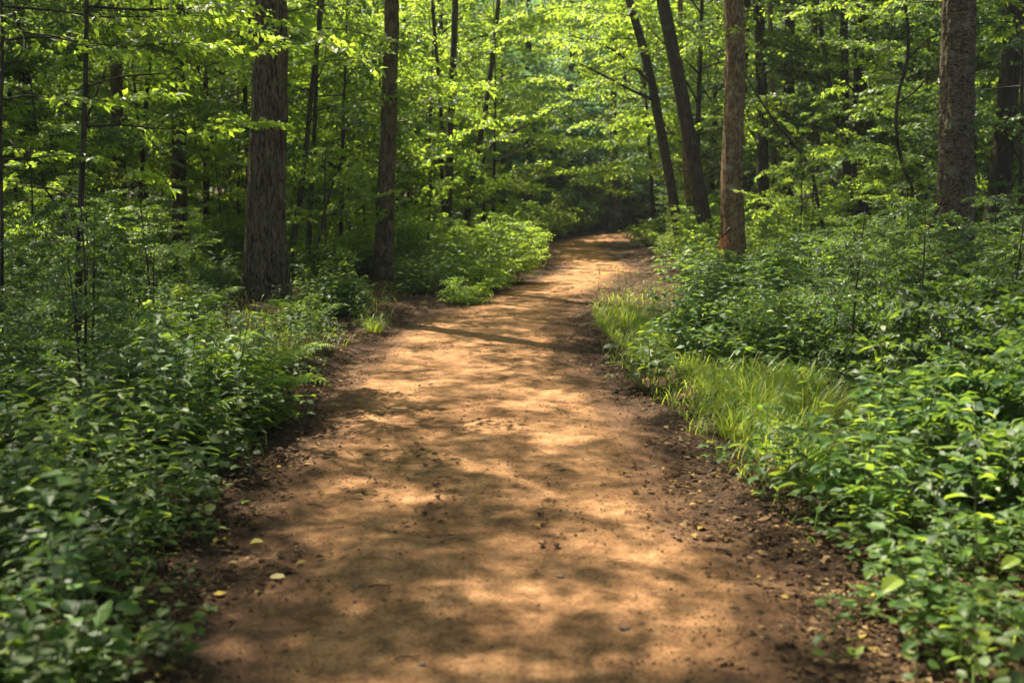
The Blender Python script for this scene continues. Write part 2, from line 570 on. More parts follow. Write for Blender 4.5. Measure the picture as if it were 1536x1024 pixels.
def branch_items(r, p, d, L, leafs=1.0, dense=1.0, curve=.15):
    """a limb of length L from p along d: list of sprays and the limb's own segments"""
    it = []
    d = norm(np.asarray(d, float))
    limb = Cloud()
    K = max(4, int(L * 3))
    side = norm(np.cross(d, (0, 0, 1)))
    ph = r.uniform(0, 6)
    pts = []
    for i in range(K + 1):
        t = i / K
        pts.append(p + d * L * t + np.array((0, 0, -curve * L * t * t)) + side * .10 * L * math.sin(3.3 * t + ph) * t + np.array((0, 0, .06 * L * math.sin(5 * t + ph) * t)))
    r0 = .0035 + .006 * L
    for i in range(K):
        limb.seg(pts[i], pts[i + 1], r0 * (1 - .8 * i / K), r0 * (1 - .8 * (i + 1) / K))
    limb.fix()
    it.append((limb, np.eye(3), np.zeros(3), 1.0, 1.0))
    n = max(2, int(L * 3.6 * dense))
    for k in range(n):
        t = .25 + .72 * (k + r.uniform(0, .6)) / n
        i = min(int(t * K), K - 1)
        q = pts[i] + (pts[i + 1] - pts[i]) * (t * K - i)
        dl = norm(pts[i + 1] - pts[i])
        a = (1 if k % 2 else -1) * r.uniform(.5, 1.1)
        dd = norm(dl * math.cos(a) + side * math.sin(a) + np.array((0, 0, r.uniform(-.15, .2))))
        sl = min(.95, max(.3, .55 * L * (1.15 - t))) * r.uniform(.75, 1.15)
        src = SPR_S[r.integers(len(SPR_S))] if sl < .6 else SPR[r.integers(len(SPR))]
        L0 = .5 if sl < .6 else 1.0
        it.append((src, basis(dd, r.normal(0, .6)), q, sl / L0, leafs))
    src = SPR[r.integers(len(SPR))]
    sl = max(.35, min(.9, L * .5))
    it.append((src, basis(norm(pts[-1] - pts[-2])), pts[-1], sl, leafs))
    return it


def tube(pts, rad, sides=10, noise=0.0, nscale=6.0, seed=0, flare=0.0, cap=True, sub=1, furrow=None):
    """tapering trunk through points; rings pushed by noise; flare widens the foot with root ridges"""
    pts = np.asarray(pts, float); rad = np.asarray(rad, float)
    seg = np.linalg.norm(np.diff(pts, axis=0), axis=1)
    s = np.concatenate(([0], np.cumsum(seg)))
    n = max(2, int(len(pts) * sub))
    ss = np.linspace(0, s[-1], n)
    # smooth interpolation (Catmull-Rom on arc length)
    P = np.zeros((n, 3))
    tang = np.gradient(pts, s, axis=0)
    idx = np.clip(np.searchsorted(s, ss, side='right') - 1, 0, len(s) - 2)
    h = s[idx + 1] - s[idx]; t = ((ss - s[idx]) / h)[:, None]
    P = (2 * t**3 - 3 * t**2 + 1) * pts[idx] + (t**3 - 2 * t**2 + t) * h[:, None] * tang[idx] + (-2 * t**3 + 3 * t**2) * pts[idx + 1] + (t**3 - t**2) * h[:, None] * tang[idx + 1]
    Rr = np.interp(ss, s, rad)
    T = norm(np.gradient(P, axis=0))
    x = norm(np.cross(T, np.array([[0, 1.0, 0.02]])) + 1e-6)
    y = np.cross(T, x)
    a = np.arange(sides) * 2 * math.pi / sides
    ca, sa = np.cos(a), np.sin(a)
    rr = Rr[:, None] * np.ones(sides)[None]
    if flare:
        f = np.exp(-ss / .45)[:, None]
        rr = rr * (1 + flare * f * (1 + .35 * np.sin(a * 4 + seed)[None] + .25 * np.sin(a * 7 + 2 * seed)[None]))
    if noise:
        rr = rr + noise * fbm(ca[None] * nscale * Rr[:, None] * 3 + seed * 7.3, sa[None] * nscale * Rr[:, None] * 3, ss[:, None] * nscale * .35, seed, 3)
    if furrow:
        amp, fa, fz = furrow
        cx, sx_ = ca[None] * Rr[:, None] * fa, sa[None] * Rr[:, None] * fa
        wob = .35 * vnoise(cx * .3, sx_ * .3, ss[:, None] * 2.5, seed + 5)
        n1 = vnoise(cx + wob, sx_ + wob, ss[:, None] * fz, seed + 9)
        n2 = vnoise(cx * 2.2, sx_ * 2.2, ss[:, None] * fz * 2.1, seed + 11)
        rr = rr + amp * (np.minimum(np.abs(n1) * 3.2, 1) - .6 + .35 * n2) * min(1, 1)
    V = P[:, None] + rr[..., None] * (ca[None, :, None] * x[:, None] + sa[None, :, None] * y[:, None])
    V = V.reshape(-1, 3)
    q = []
    i = np.arange(n - 1)[:, None] * sides; k = np.arange(sides)[None]; k2 = (k + 1) % sides
    Q = np.stack(np.broadcast_arrays(i + k, i + k2, i + sides + k2, i + sides + k), -1).reshape(-1, 4)
    Tt = None
    if cap:
        V = np.concatenate((V, P[-1:]))
        e = (n - 1) * sides
        kk = np.arange(sides)
        Tt = np.stack((e + kk, e + (kk + 1) % sides, np.full(sides, len(V) - 1)), 1)
    return V, Q, Tt


def tube_mesh(name, mat, *a, **k):
    V, Q, T = tube(*a, **k)
    return mesh_np(name, V, T, Q, [mat], 0, 0, smooth=True)


def multi_tube_mesh(name, mat, tubes):
    Vs, Qs, Ts, off = [], [], [], 0
    for (V, Q, T) in tubes:
        Vs.append(V); Qs.append(Q + off)
        if T is not None: Ts.append(T + off)
        off += len(V)
    return mesh_np(name, np.concatenate(Vs), np.concatenate(Ts) if Ts else None, np.concatenate(Qs), [mat], 0, 0, smooth=True)


# ---- pools of crowns
def sapling_cloud(r, H, spread, trunk, lo=.12, dens=6.0, leafs=1.0, dense=1.0):
    items = []
    n = int(H * dens)
    for k in range(n):
        t = lo + (1 - lo) * (k + r.random()) / n
        i = t * (len(trunk) - 1)
        j = min(int(i), len(trunk) - 2)
        p = trunk[j] + (trunk[j + 1] - trunk[j]) * (i - j)
        a = k * 2.399 + r.uniform(-.5, .5)
        prof = (.55 + .9 * math.sin(math.pi * min(1, (t - lo) / (1 - lo) * .85 + .12))) * (1 - .55 * t)
        L = max(.35, spread * prof * r.uniform(.6, 1.25))
        el = R(r.uniform(-8, 42)) + .5 * max(0, t - .7)
        d = np.array((math.cos(a) * math.cos(el), math.sin(a) * math.cos(el), math.sin(el)))
        items += branch_items(r, p, d, L, leafs, dense)
    return merge(items)


def wiggle_trunk(r, H, n, amp):
    x = y = 0.0
    pts = []
    a, b = r.uniform(0, 6, 2)
    for i in range(n + 1):
        t = i / n
        pts.append((amp * H * (math.sin(2.2 * t + a) - math.sin(a)), amp * H * (math.sin(2.7 * t + b) - math.sin(b)), H * t))
    return np.array(pts)


SAP = []     # (height, trunk mesh, crown mesh)
sr = np.random.default_rng(21)
for i, (H, sp_, mat) in enumerate([(4.2, 1.5, 'leaf'), (5.2, 1.7, 'leaf'), (6.0, 2.0, 'leaf'), (3.4, 1.3, 'leaf'), (7.0, 2.2, 'leaf'), (8.6, 2.4, 'leaf')]):
    tp = wiggle_trunk(sr, H, 12, .03)
    tm = tube_mesh("sapling_trunk", M['twig'], tp, np.linspace(.012 + .006 * H, .006, 13), sides=8, noise=.002, seed=i, sub=2)
    cm = build(sapling_cloud(sr, H, sp_, tp, dens=4.6, leafs=1.08, dense=1.2), "sapling_crown", M[mat], M['twig'], lod=1, seed=i)
    SAP.append((H, tm, cm))

SAPD = []  # copies of the sapling crowns with shade put into the leaf colour
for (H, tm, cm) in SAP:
    c2 = cm.copy(); c2.materials[0] = M['leaf_shaded']
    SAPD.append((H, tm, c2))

DARKS = []
for i, (H, sp_) in enumerate([(9.0, 2.6), (11.0, 3.0), (8.0, 2.6)]):
    tp = wiggle_trunk(sr, H, 12, .015)
    tm = tube_mesh("dark_trunk", M['bark_dark'], tp, np.linspace(.15, .02, 13), sides=10, noise=.01, seed=i, sub=2)
    cm = build(sapling_cloud(sr, H, sp_, tp, lo=.06, dens=4.2, leafs=1.9, dense=.75), "dark_crown", M['leaf_far'], M['twig'], lod=0, seed=i, minr=.004)
    DARKS.append((H, tm, cm))


def canopy_cloud(r, rad, hgt, n, leafs=1.25):
    """the high crown of a tall tree, its foot at the origin"""
    items = []
    for k in range(n):
        t = (k + r.random()) / n
        a = k * 2.399 + r.uniform(-.4, .4)
        L = rad * (.5 + .6 * math.sin(math.pi * (.15 + .75 * t))) * r.uniform(.7, 1.1)
        el = R(r.uniform(8, 30)) + t * .7
        d = np.array((math.cos(a) * math.cos(el), math.sin(a) * math.cos(el), math.sin(el)))
        items += branch_items(r, np.array((0, 0, hgt * t)), d, L, leafs, .72, .1)
    return merge(items)


CAN = []
for i, (rad, hgt, n) in enumerate([(3.6, 6.0, 17), (3.2, 6.5, 16), (4.0, 6.0, 18), (2.6, 5.0, 13)]):
    CAN.append(build(canopy_cloud(sr, rad, hgt, n), "canopy_crown", M['leaf'], M['twig'], lod=0, seed=40 + i, minr=.004))


# ------------------------------------------------------------------ terrain and path
def grid_mesh(name, xs, ys, zf, mat, keep=None, attr=None):
    X, Y = np.meshgrid(xs, ys)
    Z = zf(X, Y)
    V = np.stack((X, Y, Z), -1).reshape(-1, 3)
    nx, ny = len(xs), len(ys)
    i = np.arange(ny - 1)[:, None] * nx; k = np.arange(nx - 1)[None]
    Q = np.stack(np.broadcast_arrays(i + k, i + k + 1, i + nx + k + 1, i + nx + k), -1).reshape(-1, 4)
    return mesh_np(name, V, None, Q, [mat], mat_q=0, smooth=True)


def spaced(a, b, d0, g):
    v = [a]
    d = d0
    while v[-1] < b:
        v.append(v[-1] + d); d *= g
    return np.array(v)


xs_r = spaced(0, 130, .10, 1.05)
xs = np.concatenate((-xs_r[::-1], xs_r[1:]))
ys = np.concatenate((-spaced(2.0, 40, .3, 1.12)[::-1], spaced(-1.9, 170, .10, 1.012)))
floor = link("ground", grid_mesh("ground", xs, ys, gz, M['floor']))
tag(floor, "dark forest floor of soil and old leaves on both sides of the path", kind="structure")

yv = [-6.0]
while yv[-1] < 48:
    yv.append(yv[-1] + (.09 if yv[-1] < 2.6 else max(.014, min(.2, (yv[-1]) * .0042))))
yv = np.array(yv)
NU = 260
u = np.linspace(-.22, 1.22, NU)
l, r_ = edges(yv)
X = l[:, None] + (r_ - l)[:, None] * u[None]
Y = yv[:, None] + 0 * X
dp = dpath(X, Y)


def path_z(X, Y, dp):
    Z = .008 * fbm(X * 1.4, Y * 1.4, 0, 21, 3) + .0045 * fbm(X * 11, Y * 11, 0, 22, 3) + .007 * vnoise(X * 4.3, Y * 3.7, 0, 23)
    clod = np.maximum(0, vnoise(X * 26, Y * 26, 0, 25)) ** 2
    Z = Z + .012 * clod * sstep(dp, -.75, -.1) + .006 * np.maximum(0, fbm(X * 38, Y * 38, 0, 28, 2)) * sstep(dp, -.9, -.2)
    return Z - .02 * sstep(dp, -.6, 0) + .03 * sstep(dp, -.15, .1) - .16 * sstep(dp, .05, .40) + .012


Z = path_z(X, Y, dp)
ed = sstep(dp, -.80, .08)
i = np.arange(len(yv) - 1)[:, None] * NU; k = np.arange(NU - 1)[None]
Q = np.stack(np.broadcast_arrays(i + k, i + k + 1, i + NU + k + 1, i + NU + k), -1).reshape(-1, 4)
pm = mesh_np("path", np.stack((X, Y, Z), -1).reshape(-1, 3), None, Q, [M['path']], mat_q=0, smooth=True, vattr={"edge": ed.ravel()})
path = tag(link("path", pm), "sandy brown dirt path winding into the wood", kind="structure")


def surf(x, y):
    """approximate walking surface height"""
    dp = dpath(x, y)
    return np.maximum(path_z(x, y, dp), gz(x, y))


# ------------------------------------------------------------------ individually seen trees
CROWN_ROT = {2: 5.85}
HERO = []      # (azimuth tangent x/Y at mid, depth, half width) keeps saplings from hiding them


def base_z(x, y):
    return float(gz(np.array(x), np.array(y)))


def hero_tree(name, label, cat, pix, Y, w0, w1, bark, top_h, crown=None, crown_s=1.0, sides=14, noise=.01, flare=.35, group=None, clear=.5,
              branches=(), forks=(), furrow=None, sub=8, seed=1, lean=None, leafm='leaf', taper=.45):
    """pix: pixel points up the trunk from its foot to the top of the frame; widths in pixels at foot and frame top"""
    p3 = [at(px, py, Y) for (px, py) in pix]
    bx, by = p3[0][0], Y
    bz = base_z(bx, by)
    if p3[0][2] > bz - .05:
        dirn = (p3[1] - p3[0]) / max(p3[1][2] - p3[0][2], .01)
        p3.insert(0, p3[0] + dirn * (bz - .12 - p3[0][2]))
    root = p3[0].copy(); root[2] = bz
    d = p3[-1] - p3[-2]
    d = d / np.linalg.norm(d)
    if lean is not None: d = norm(np.array(lean, float))
    top = p3[-1]
    ext = []
    hh = top[2]
    k = 0
    while hh < top_h:
        k += 1
        dd = norm(d * (1 - min(.8, .16 * k)) + np.array((0, 0, 1)) * min(.8, .16 * k))
        top = top + dd * 1.1
        ext.append(top.copy()); hh = top[2]
    rw0, rw1 = w0 / FPX * Y / 2, w1 / FPX * Y / 2
    zs = [p[2] for p in p3]
    rad = list(np.interp(zs, [zs[0], zs[-1]], [rw0, rw1]))
    if ext:
        rad += list(np.linspace(rw1, rw1 * taper, len(ext) + 1)[1:])
    pts = np.array(p3 + ext) - root
    o = thing(name, label, cat, tuple(root), 0, group)
    V, Q, T = tube(pts, rad, sides=sides, noise=noise, nscale=9, seed=seed, flare=flare, sub=sub, furrow=furrow)
    link("trunk", mesh_np("trunk", V, T, Q, [M[bark]], 0, 0, smooth=True), o)
    if crown is not None:
        j = max(1, int(len(pts) * .8)) if len(ext) < 3 else len(pts) - max(2, int(len(ext) * .55))
        c = link("crown", CAN[crown], o, tuple(pts[j]))
        c.rotation_euler = (0, 0, CROWN_ROT.get(seed, seed * 1.7))
        c.scale = (crown_s * (1 if Y < 18 else .85 if Y < 25 else .62),) * 3
    rr = np.random.default_rng(seed + 500)
    for (fp, fw0, fw1) in forks:         # extra stems as their own parts
        f3 = np.array([at(px, py, Y + dy) for (px, py, dy) in fp]) - root
        V, Q, T = tube(f3, np.linspace(fw0 / FPX * Y / 2, fw1 / FPX * Y / 2, len(f3)), sides=8, noise=noise * .4, seed=seed + 3, sub=5)
        link("branch", mesh_np("branch", V, T, Q, [M[bark]], 0, 0, smooth=True), o)
    items = []
    for (bp, bd, L) in branches:          # leafy limbs: start pixel, direction, length
        q = at(bp[0], bp[1], Y) - root
        link("branch", build(merge(branch_items(rr, q, bd, L, 1.0, 1.0, .12)), "branch", M[leafm], M['twig'], lod=1, seed=seed), o)
    mx = np.mean([p[0] for p in p3]) / Y
    HERO.append((mx, Y, clear / Y, zs[0], zs[-1]))
    return o


G = ground_at


def dist_of(px, py):
    return G(px, py)[1]


hero_tree("oak_tree", "thickest grey-brown trunk with deeply furrowed bark, left of the path", "tree",
          [(397, 462), (398, 420), (399, 300), (403, 200), (406, 100), (408, 0)], 14.2, 60, 43, 'bark_grey', 12.5, 2, 1.15, sides=220, noise=.014, flare=.42, sub=44, furrow=(.013, 22, 1.6), seed=2,
          branches=[((410, 60), (-.5, -.7, .1), 1.5), ((408, 20), (.8, -.5, .05), 1.3), ((408, -70), (-.8, .6, .2), 2.2), ((408, -100), (-.4, .9, .2), 2.3), ((408, -150), (-.95, .2, .2), 2.4),
                    ((408, -190), (-.3, .9, .2), 2.4), ((408, -230), (-.9, .5, .25), 2.5), ((408, -280), (.2, .9, .2), 2.4), ((408, -330), (-.6, .8, .3), 2.5), ((408, -130), (.8, .4, .2), 2.2), ((408, -250), (.9, -.2, .2), 2.3),  # limbs above the frame added to break up this trunk's shadow on the path
                    ((408, -110), (.95, -.3, .25), 2.3), ((408, -150), (.3, -.95, .3), 2.2), ((408, -200), (.7, -.7, .25), 2.5), ((408, -270), (.95, -.45, .3), 2.5), ((408, -310), (.35, -.9, .3), 2.4), ((408, -370), (.7, -.7, .3), 2.5)], clear=.75)
hero_tree("hardwood_tree", "slightly bent brown trunk closest to the path on its left side", "tree",
          [(574, 424), (576, 370), (578, 300), (583, 200), (585, 120), (588, 0)], 17.4, 27, 21, 'bark_brown', 12, 0, 1.0, sides=40, noise=.008, sub=16, seed=3, taper=.5,
          branches=[((583, 185), (.7, -.6, .1), 1.1), ((580, 270), (-.7, -.4, .1), .9), ((586, 100), (-.6, -.6, .15), 1.3), ((577, 330), (.5, -.7, .1), .8)], clear=.6)
hero_tree("hardwood_tree", "straight dark trunk standing between the furrowed trunk and the left edge", "tree",
          [(270, 400), (269, 300), (268, 200), (267, 100), (268, 0)], 20.5, 22, 18, 'bark_brown', 13, 1, 1.0, sides=24, noise=.008, seed=4, clear=1.0)
hero_tree("hardwood_tree", "dark brown trunk furthest left of the sturdy trunks, half veiled by leaves", "tree",
          [(182, 362), (180, 300), (177, 200), (174, 100), (172, 0)], 24.5, 20, 16, 'bark_brown', 13, 0, 1.0, sides=20, noise=.008, seed=5, clear=1.2)
hero_tree("young_tree", "very slim pole tree nearest the camera on the left, bare low down", "tree",
          [(114, 580), (118, 440), (120, 330), (124, 240), (128, 130), (130, 0)], 8.6, 11, 6.5, 'bark_dark', 6.0, None, sides=12, noise=.0015, flare=.1, seed=6, clear=.2,
          branches=[((128, 130), (.8, .1, .25), 1.1), ((127, 165), (-.8, -.2, .3), 1.2), ((130, 20), (.6, -.5, .2), 1.2), ((129, 60), (-.7, -.5, .1), 1.1), ((126, 190), (.85, .3, .1), 1.0),
                    ((130, 0), (.4, .6, .5), 1.2), ((122, 300), (-.9, .2, .3), 1.1), ((129, 10), (.95, 0, .02), 1.5)],
          forks=[([(117, 350, 0), (80, 300, .1), (45, 250, .2), (15, 210, .3)], 4, 2), ([(116, 480, 0), (85, 500, -.1), (50, 530, -.2)], 4, 1.5), ([(126, 190, 0), (145, 140, .1), (160, 100, .2)], 4, 2)])
hero_tree("young_tree", "slim dark stem standing at the very left border", "tree",
          [(2, 500), (3, 350), (1, 200), (4, 60), (2, 0)], 8.2, 6, 4, 'bark_dark', 5.0, None, sides=10, noise=.001, flare=.1, seed=7, clear=.1,
          branches=[((3, 60), (.9, .2, .1), 1.1), ((2, 150), (.8, -.3, .1), .9), ((3, 10), (.7, .6, .1), 1.4), ((4, 240), (.8, .5, .1), .8)])
hero_tree("young_tree", "thin leaning stem between the two dark trunks at left", "tree",
          [(206, 345), (212, 270), (217, 190), (222, 110), (228, 0)], 22, 8, 6, 'bark_dark', 9, 3, .7, sides=10, noise=.003, seed=8, clear=.3)
hero_tree("young_tree", "thin dark stem leaning right just behind the furrowed trunk", "tree",
          [(428, 432), (443, 340), (455, 260), (468, 130), (484, 0)], 17, 9, 6, 'bark_dark', 9, 3, .7, sides=10, noise=.003, seed=9, clear=.25,
          forks=[([(462, 440, 0), (474, 380, 0), (492, 300, .2), (520, 220, .4)], 4, 3)])
hero_tree("young_tree", "slender dark tree with twin stems, midway between bent brown trunk and path bend", "tree",
          [(671, 384), (673, 300), (676, 200), (680, 90), (683, 0)], 22.5, 12, 9, 'bark_dark', 11, 3, .9, sides=14, noise=.004, seed=10, clear=.45,
          forks=[([(668, 370, .3), (664, 300, .3), (662, 180, .3), (652, 50, .3), (648, 0, .3)], 7, 5)])
hero_tree("young_tree", "dark leaning tree forking to the right above the sunlit bushes left of the bend", "tree",
          [(697, 372), (704, 300), (716, 230), (730, 150), (742, 60), (748, 0)], 24.5, 10, 6, 'bark_dark', 10, 3, .8, sides=12, noise=.004, seed=11, clear=.4,
          forks=[([(726, 358, .3), (725, 300, .3), (725, 240, .3), (740, 215, .3), (765, 200, .2), (792, 188, .1)], 6, 3)])
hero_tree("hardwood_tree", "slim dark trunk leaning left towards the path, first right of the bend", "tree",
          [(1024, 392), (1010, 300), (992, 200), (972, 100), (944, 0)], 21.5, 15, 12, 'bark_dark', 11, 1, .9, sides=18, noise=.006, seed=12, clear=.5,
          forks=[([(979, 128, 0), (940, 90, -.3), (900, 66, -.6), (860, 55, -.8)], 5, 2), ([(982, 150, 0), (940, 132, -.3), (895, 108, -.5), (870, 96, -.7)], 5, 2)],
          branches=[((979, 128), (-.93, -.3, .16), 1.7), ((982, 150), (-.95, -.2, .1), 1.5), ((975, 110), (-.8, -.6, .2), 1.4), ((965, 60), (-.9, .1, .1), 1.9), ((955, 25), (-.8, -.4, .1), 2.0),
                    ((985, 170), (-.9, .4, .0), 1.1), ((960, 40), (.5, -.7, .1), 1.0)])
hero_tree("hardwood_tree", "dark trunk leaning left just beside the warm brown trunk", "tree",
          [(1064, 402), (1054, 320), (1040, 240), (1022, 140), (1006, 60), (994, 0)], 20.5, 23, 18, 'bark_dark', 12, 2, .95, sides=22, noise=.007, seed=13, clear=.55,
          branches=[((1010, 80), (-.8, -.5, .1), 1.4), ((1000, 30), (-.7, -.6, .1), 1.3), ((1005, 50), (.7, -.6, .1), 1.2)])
hero_tree("young_tree", "thin brown pole seen between the two leaning trunks", "tree",
          [(1040, 382), (1036, 330), (1030, 270), (1026, 200), (1022, 100), (1020, 0)], 24, 9, 7, 'bark_warm', 9, 3, .7, sides=10, noise=.003, seed=14, clear=.3)
hero_tree("hardwood_tree", "warm brown sunlit trunk with a knobbly bulge, right of the bend", "tree",
          [(1106, 420), (1100, 350), (1098, 290), (1100, 200), (1103, 100), (1101, 0)], 17.8, 33, 27, 'bark_warm', 12.5, 1, 1.05, sides=90, noise=.018, flare=.15, sub=30, furrow=(.004, 20, 5), seed=15, taper=.5,
          branches=[((1106, 330), (.8, -.5, .1), .7), ((1098, 60), (-.5, -.8, .1), 1.0), ((1104, 20), (.8, -.5, .1), 1.3)], clear=.65)
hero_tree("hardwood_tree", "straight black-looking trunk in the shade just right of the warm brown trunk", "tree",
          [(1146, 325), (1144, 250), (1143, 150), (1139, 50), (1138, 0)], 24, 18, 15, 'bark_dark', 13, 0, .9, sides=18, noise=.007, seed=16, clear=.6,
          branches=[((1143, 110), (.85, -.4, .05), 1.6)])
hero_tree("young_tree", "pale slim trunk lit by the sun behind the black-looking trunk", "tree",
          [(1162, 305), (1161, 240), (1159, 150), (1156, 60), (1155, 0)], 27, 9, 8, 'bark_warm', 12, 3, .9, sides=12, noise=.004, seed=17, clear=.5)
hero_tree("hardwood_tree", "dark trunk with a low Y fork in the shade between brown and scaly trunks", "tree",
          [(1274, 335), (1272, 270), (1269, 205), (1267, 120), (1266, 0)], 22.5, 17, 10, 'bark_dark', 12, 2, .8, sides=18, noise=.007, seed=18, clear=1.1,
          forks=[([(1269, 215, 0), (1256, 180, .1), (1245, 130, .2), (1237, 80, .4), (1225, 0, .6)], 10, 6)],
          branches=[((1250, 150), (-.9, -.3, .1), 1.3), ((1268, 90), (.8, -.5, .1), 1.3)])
hero_tree("young_tree", "thin crooked bare stem left of the scaly trunk", "tree",
          [(1380, 330), (1370, 290), (1352, 240), (1344, 190), (1348, 140), (1361, 90), (1358, 0)], 15.5, 7, 4.5, 'twig', 6.5, None, sides=10, noise=.002, flare=.1, seed=19, clear=.25,
          forks=[([(1348, 155, 0), (1372, 138, -.2), (1398, 112, -.4), (1412, 108, -.4)], 3.5, 2), ([(1361, 90, 0), (1390, 60, .2), (1420, 48, .3)], 3, 2)],
          branches=[((1358, 40), (-.7, -.5, .2), .9), ((1352, 120), (-.8, .4, .1), .8), ((1358, 5), (.5, -.6, .1), 1.0)])
hero_tree("young_tree", "thin stem bending over towards the left beneath the forked dark tree", "tree",
          [(1236, 350), (1226, 300), (1214, 250), (1190, 215), (1168, 190), (1140, 150)], 18.5, 6, 3, 'twig', 3.5, None, sides=8, noise=.001, flare=.1, seed=20, clear=.1,
          branches=[((1190, 215), (-.7, -.5, .3), .7), ((1168, 190), (-.7, .5, .3), .8), ((1214, 250), (.7, -.4, .4), .7)])
hero_tree("pine_tree", "big right-hand trunk covered in dark scaly bark", "tree",
          [(1428, 440), (1433, 350), (1434, 250), (1435, 150), (1437, 60), (1438, 0)], 14.6, 53, 45, 'bark_scaly', 12.5, 0, 1.15, sides=200, noise=.012, flare=.28, sub=44, furrow=(.011, 19, 9), seed=22,
          branches=[((1440, 40), (.95, -.1, .1), 1.2), ((1437, 5), (-.9, .2, .1), 1.4)], clear=.75)
hero_tree("hardwood_tree", "grey trunk in deep shade directly behind the crooked bare stem", "tree",
          [(1376, 320), (1375, 215), (1374, 150), (1370, 0)], 26, 17, 15, 'bark_dark', 12, 1, .9, sides=14, noise=.006, seed=23, clear=.4)
hero_tree("young_tree", "small faint trunk in the shade left of the forked dark tree", "tree",
          [(1222, 330), (1221, 250), (1222, 180), (1222, 0)], 29, 12, 9, 'bark_dark', 11, 3, .9, sides=12, noise=.005, seed=24, clear=.4)

# far trunks round the bend
for (px, w, lab, sd) in ((792, 12, "dark trunk at the left side of the shaded hollow beyond the path bend", 31), (856, 10, "thin trunk in the middle of the shaded hollow beyond the bend", 32),
                         (921, 12, "dark upright trunk right above the end of the path", 33), (938, 9, "faint second trunk to the right above the path end", 34), (964, 9, "thin trunk behind sunlit leaves right of the path end", 35)):
    hero_tree("young_tree", lab, "tree", [(px, 345), (px + 2, 280), (px - 1, 200), (px + 1, 60)], 34 + (sd % 3) * 1.7, w, w * .8, 'bark_dark', 12, 3, .9, sides=12, noise=.006, seed=sd, clear=.5)


# ------------------------------------------------------------------ understory saplings
PROTO = {}


def put_sapling(pool, idx, x, y, rz, sc, label, group, name, cat):
    z = base_z(x, y) - .03
    if (name, idx) not in PROTO:
        H, tm, cm = pool[idx % 50]
        o = thing(name, label, cat, (x, y, z), rz, group)
        link("trunk", tm, o); link("crown", cm, o)
        o.scale = (sc,) * 3
        PROTO[(name, idx)] = o
        return o
    return copy_thing(PROTO[(name, idx)], (x, y, z), rz, sc, label, group)


def hero_block(x, y, rad):
    """does a crown at x, y stand in front of an individually seen trunk?"""
    for (mx, Y, hw, *_r) in HERO:
        if y < Y + .3 and abs(x / y - mx) < hw + rad / y:
            return True
    return False


placed = []


def scatter(n, xr, yr, mind, test, tries=40):
    out = []
    for _ in range(n):
        for _t in range(tries):
            x, y = rnd.uniform(*xr), rnd.uniform(*yr)
            if not test(x, y): continue
            if any((x - a) ** 2 + (y - b) ** 2 < mind * mind for a, b in placed): continue
            placed.append((x, y)); out.append((x, y)); break
    return out


def in_view(x, y, m=1.5):
    return abs(x) < y * .45 + m


def side_ok(s, dmin):
    def f(x, y):
        l, r = edges(y)
        d = (l - x) if s < 0 else (x - r)
        if y > 29: 
            d = max(l - x, x - r)
            if (x < (1.0 + (y - 28) * .25)) != (s < 0): return False
        if 25 < y < 48 and -.035 < x / y < (.098 if y > 31 else .05): return False
        return d > dmin and in_view(x, y)
    return f


for s, nm in ((-1, "left"), (1, "right")):
    for (n, yr, dm, md, block, gl, lab) in (
        (20, (14.8, 21), 1.4, 1.15, .5, "saplings in the front of the %s wood" % nm, "slim leafy sapling in the front rows of the wood %s of the path" % nm),
        (34, (20, 29), 1.3, 1.3, .4, "saplings in the middle of the %s wood" % nm, "leafy sapling in the middle depth of the wood %s of the path" % nm),
        (54, (28, 46), 1.5, 1.6, -1, "saplings deep in the %s wood" % nm, "small blurred leafy tree deep in the wood %s of the path" % nm)):
        ok = side_ok(s, dm)
        tst = (lambda x, y, ok=ok, block=block: ok(x, y) and (block < 0 or not hero_block(x, y, block)))
        for (x, y) in scatter(n, (-24, 24), yr, md, tst):
            ii = rnd.randrange(len(SAP))
            dk = x / y > .16 or x / y < -.40 or rnd.random() < .15  # side saplings take the leaf colour with painted shade
            put_sapling(SAPD if dk else SAP, ii + (50 if dk else 0), x, y, rnd.uniform(0, 6.28), rnd.uniform(.85, 1.2) * (1.25 if y > 28 else 1), lab, gl, "sapling", "sapling")

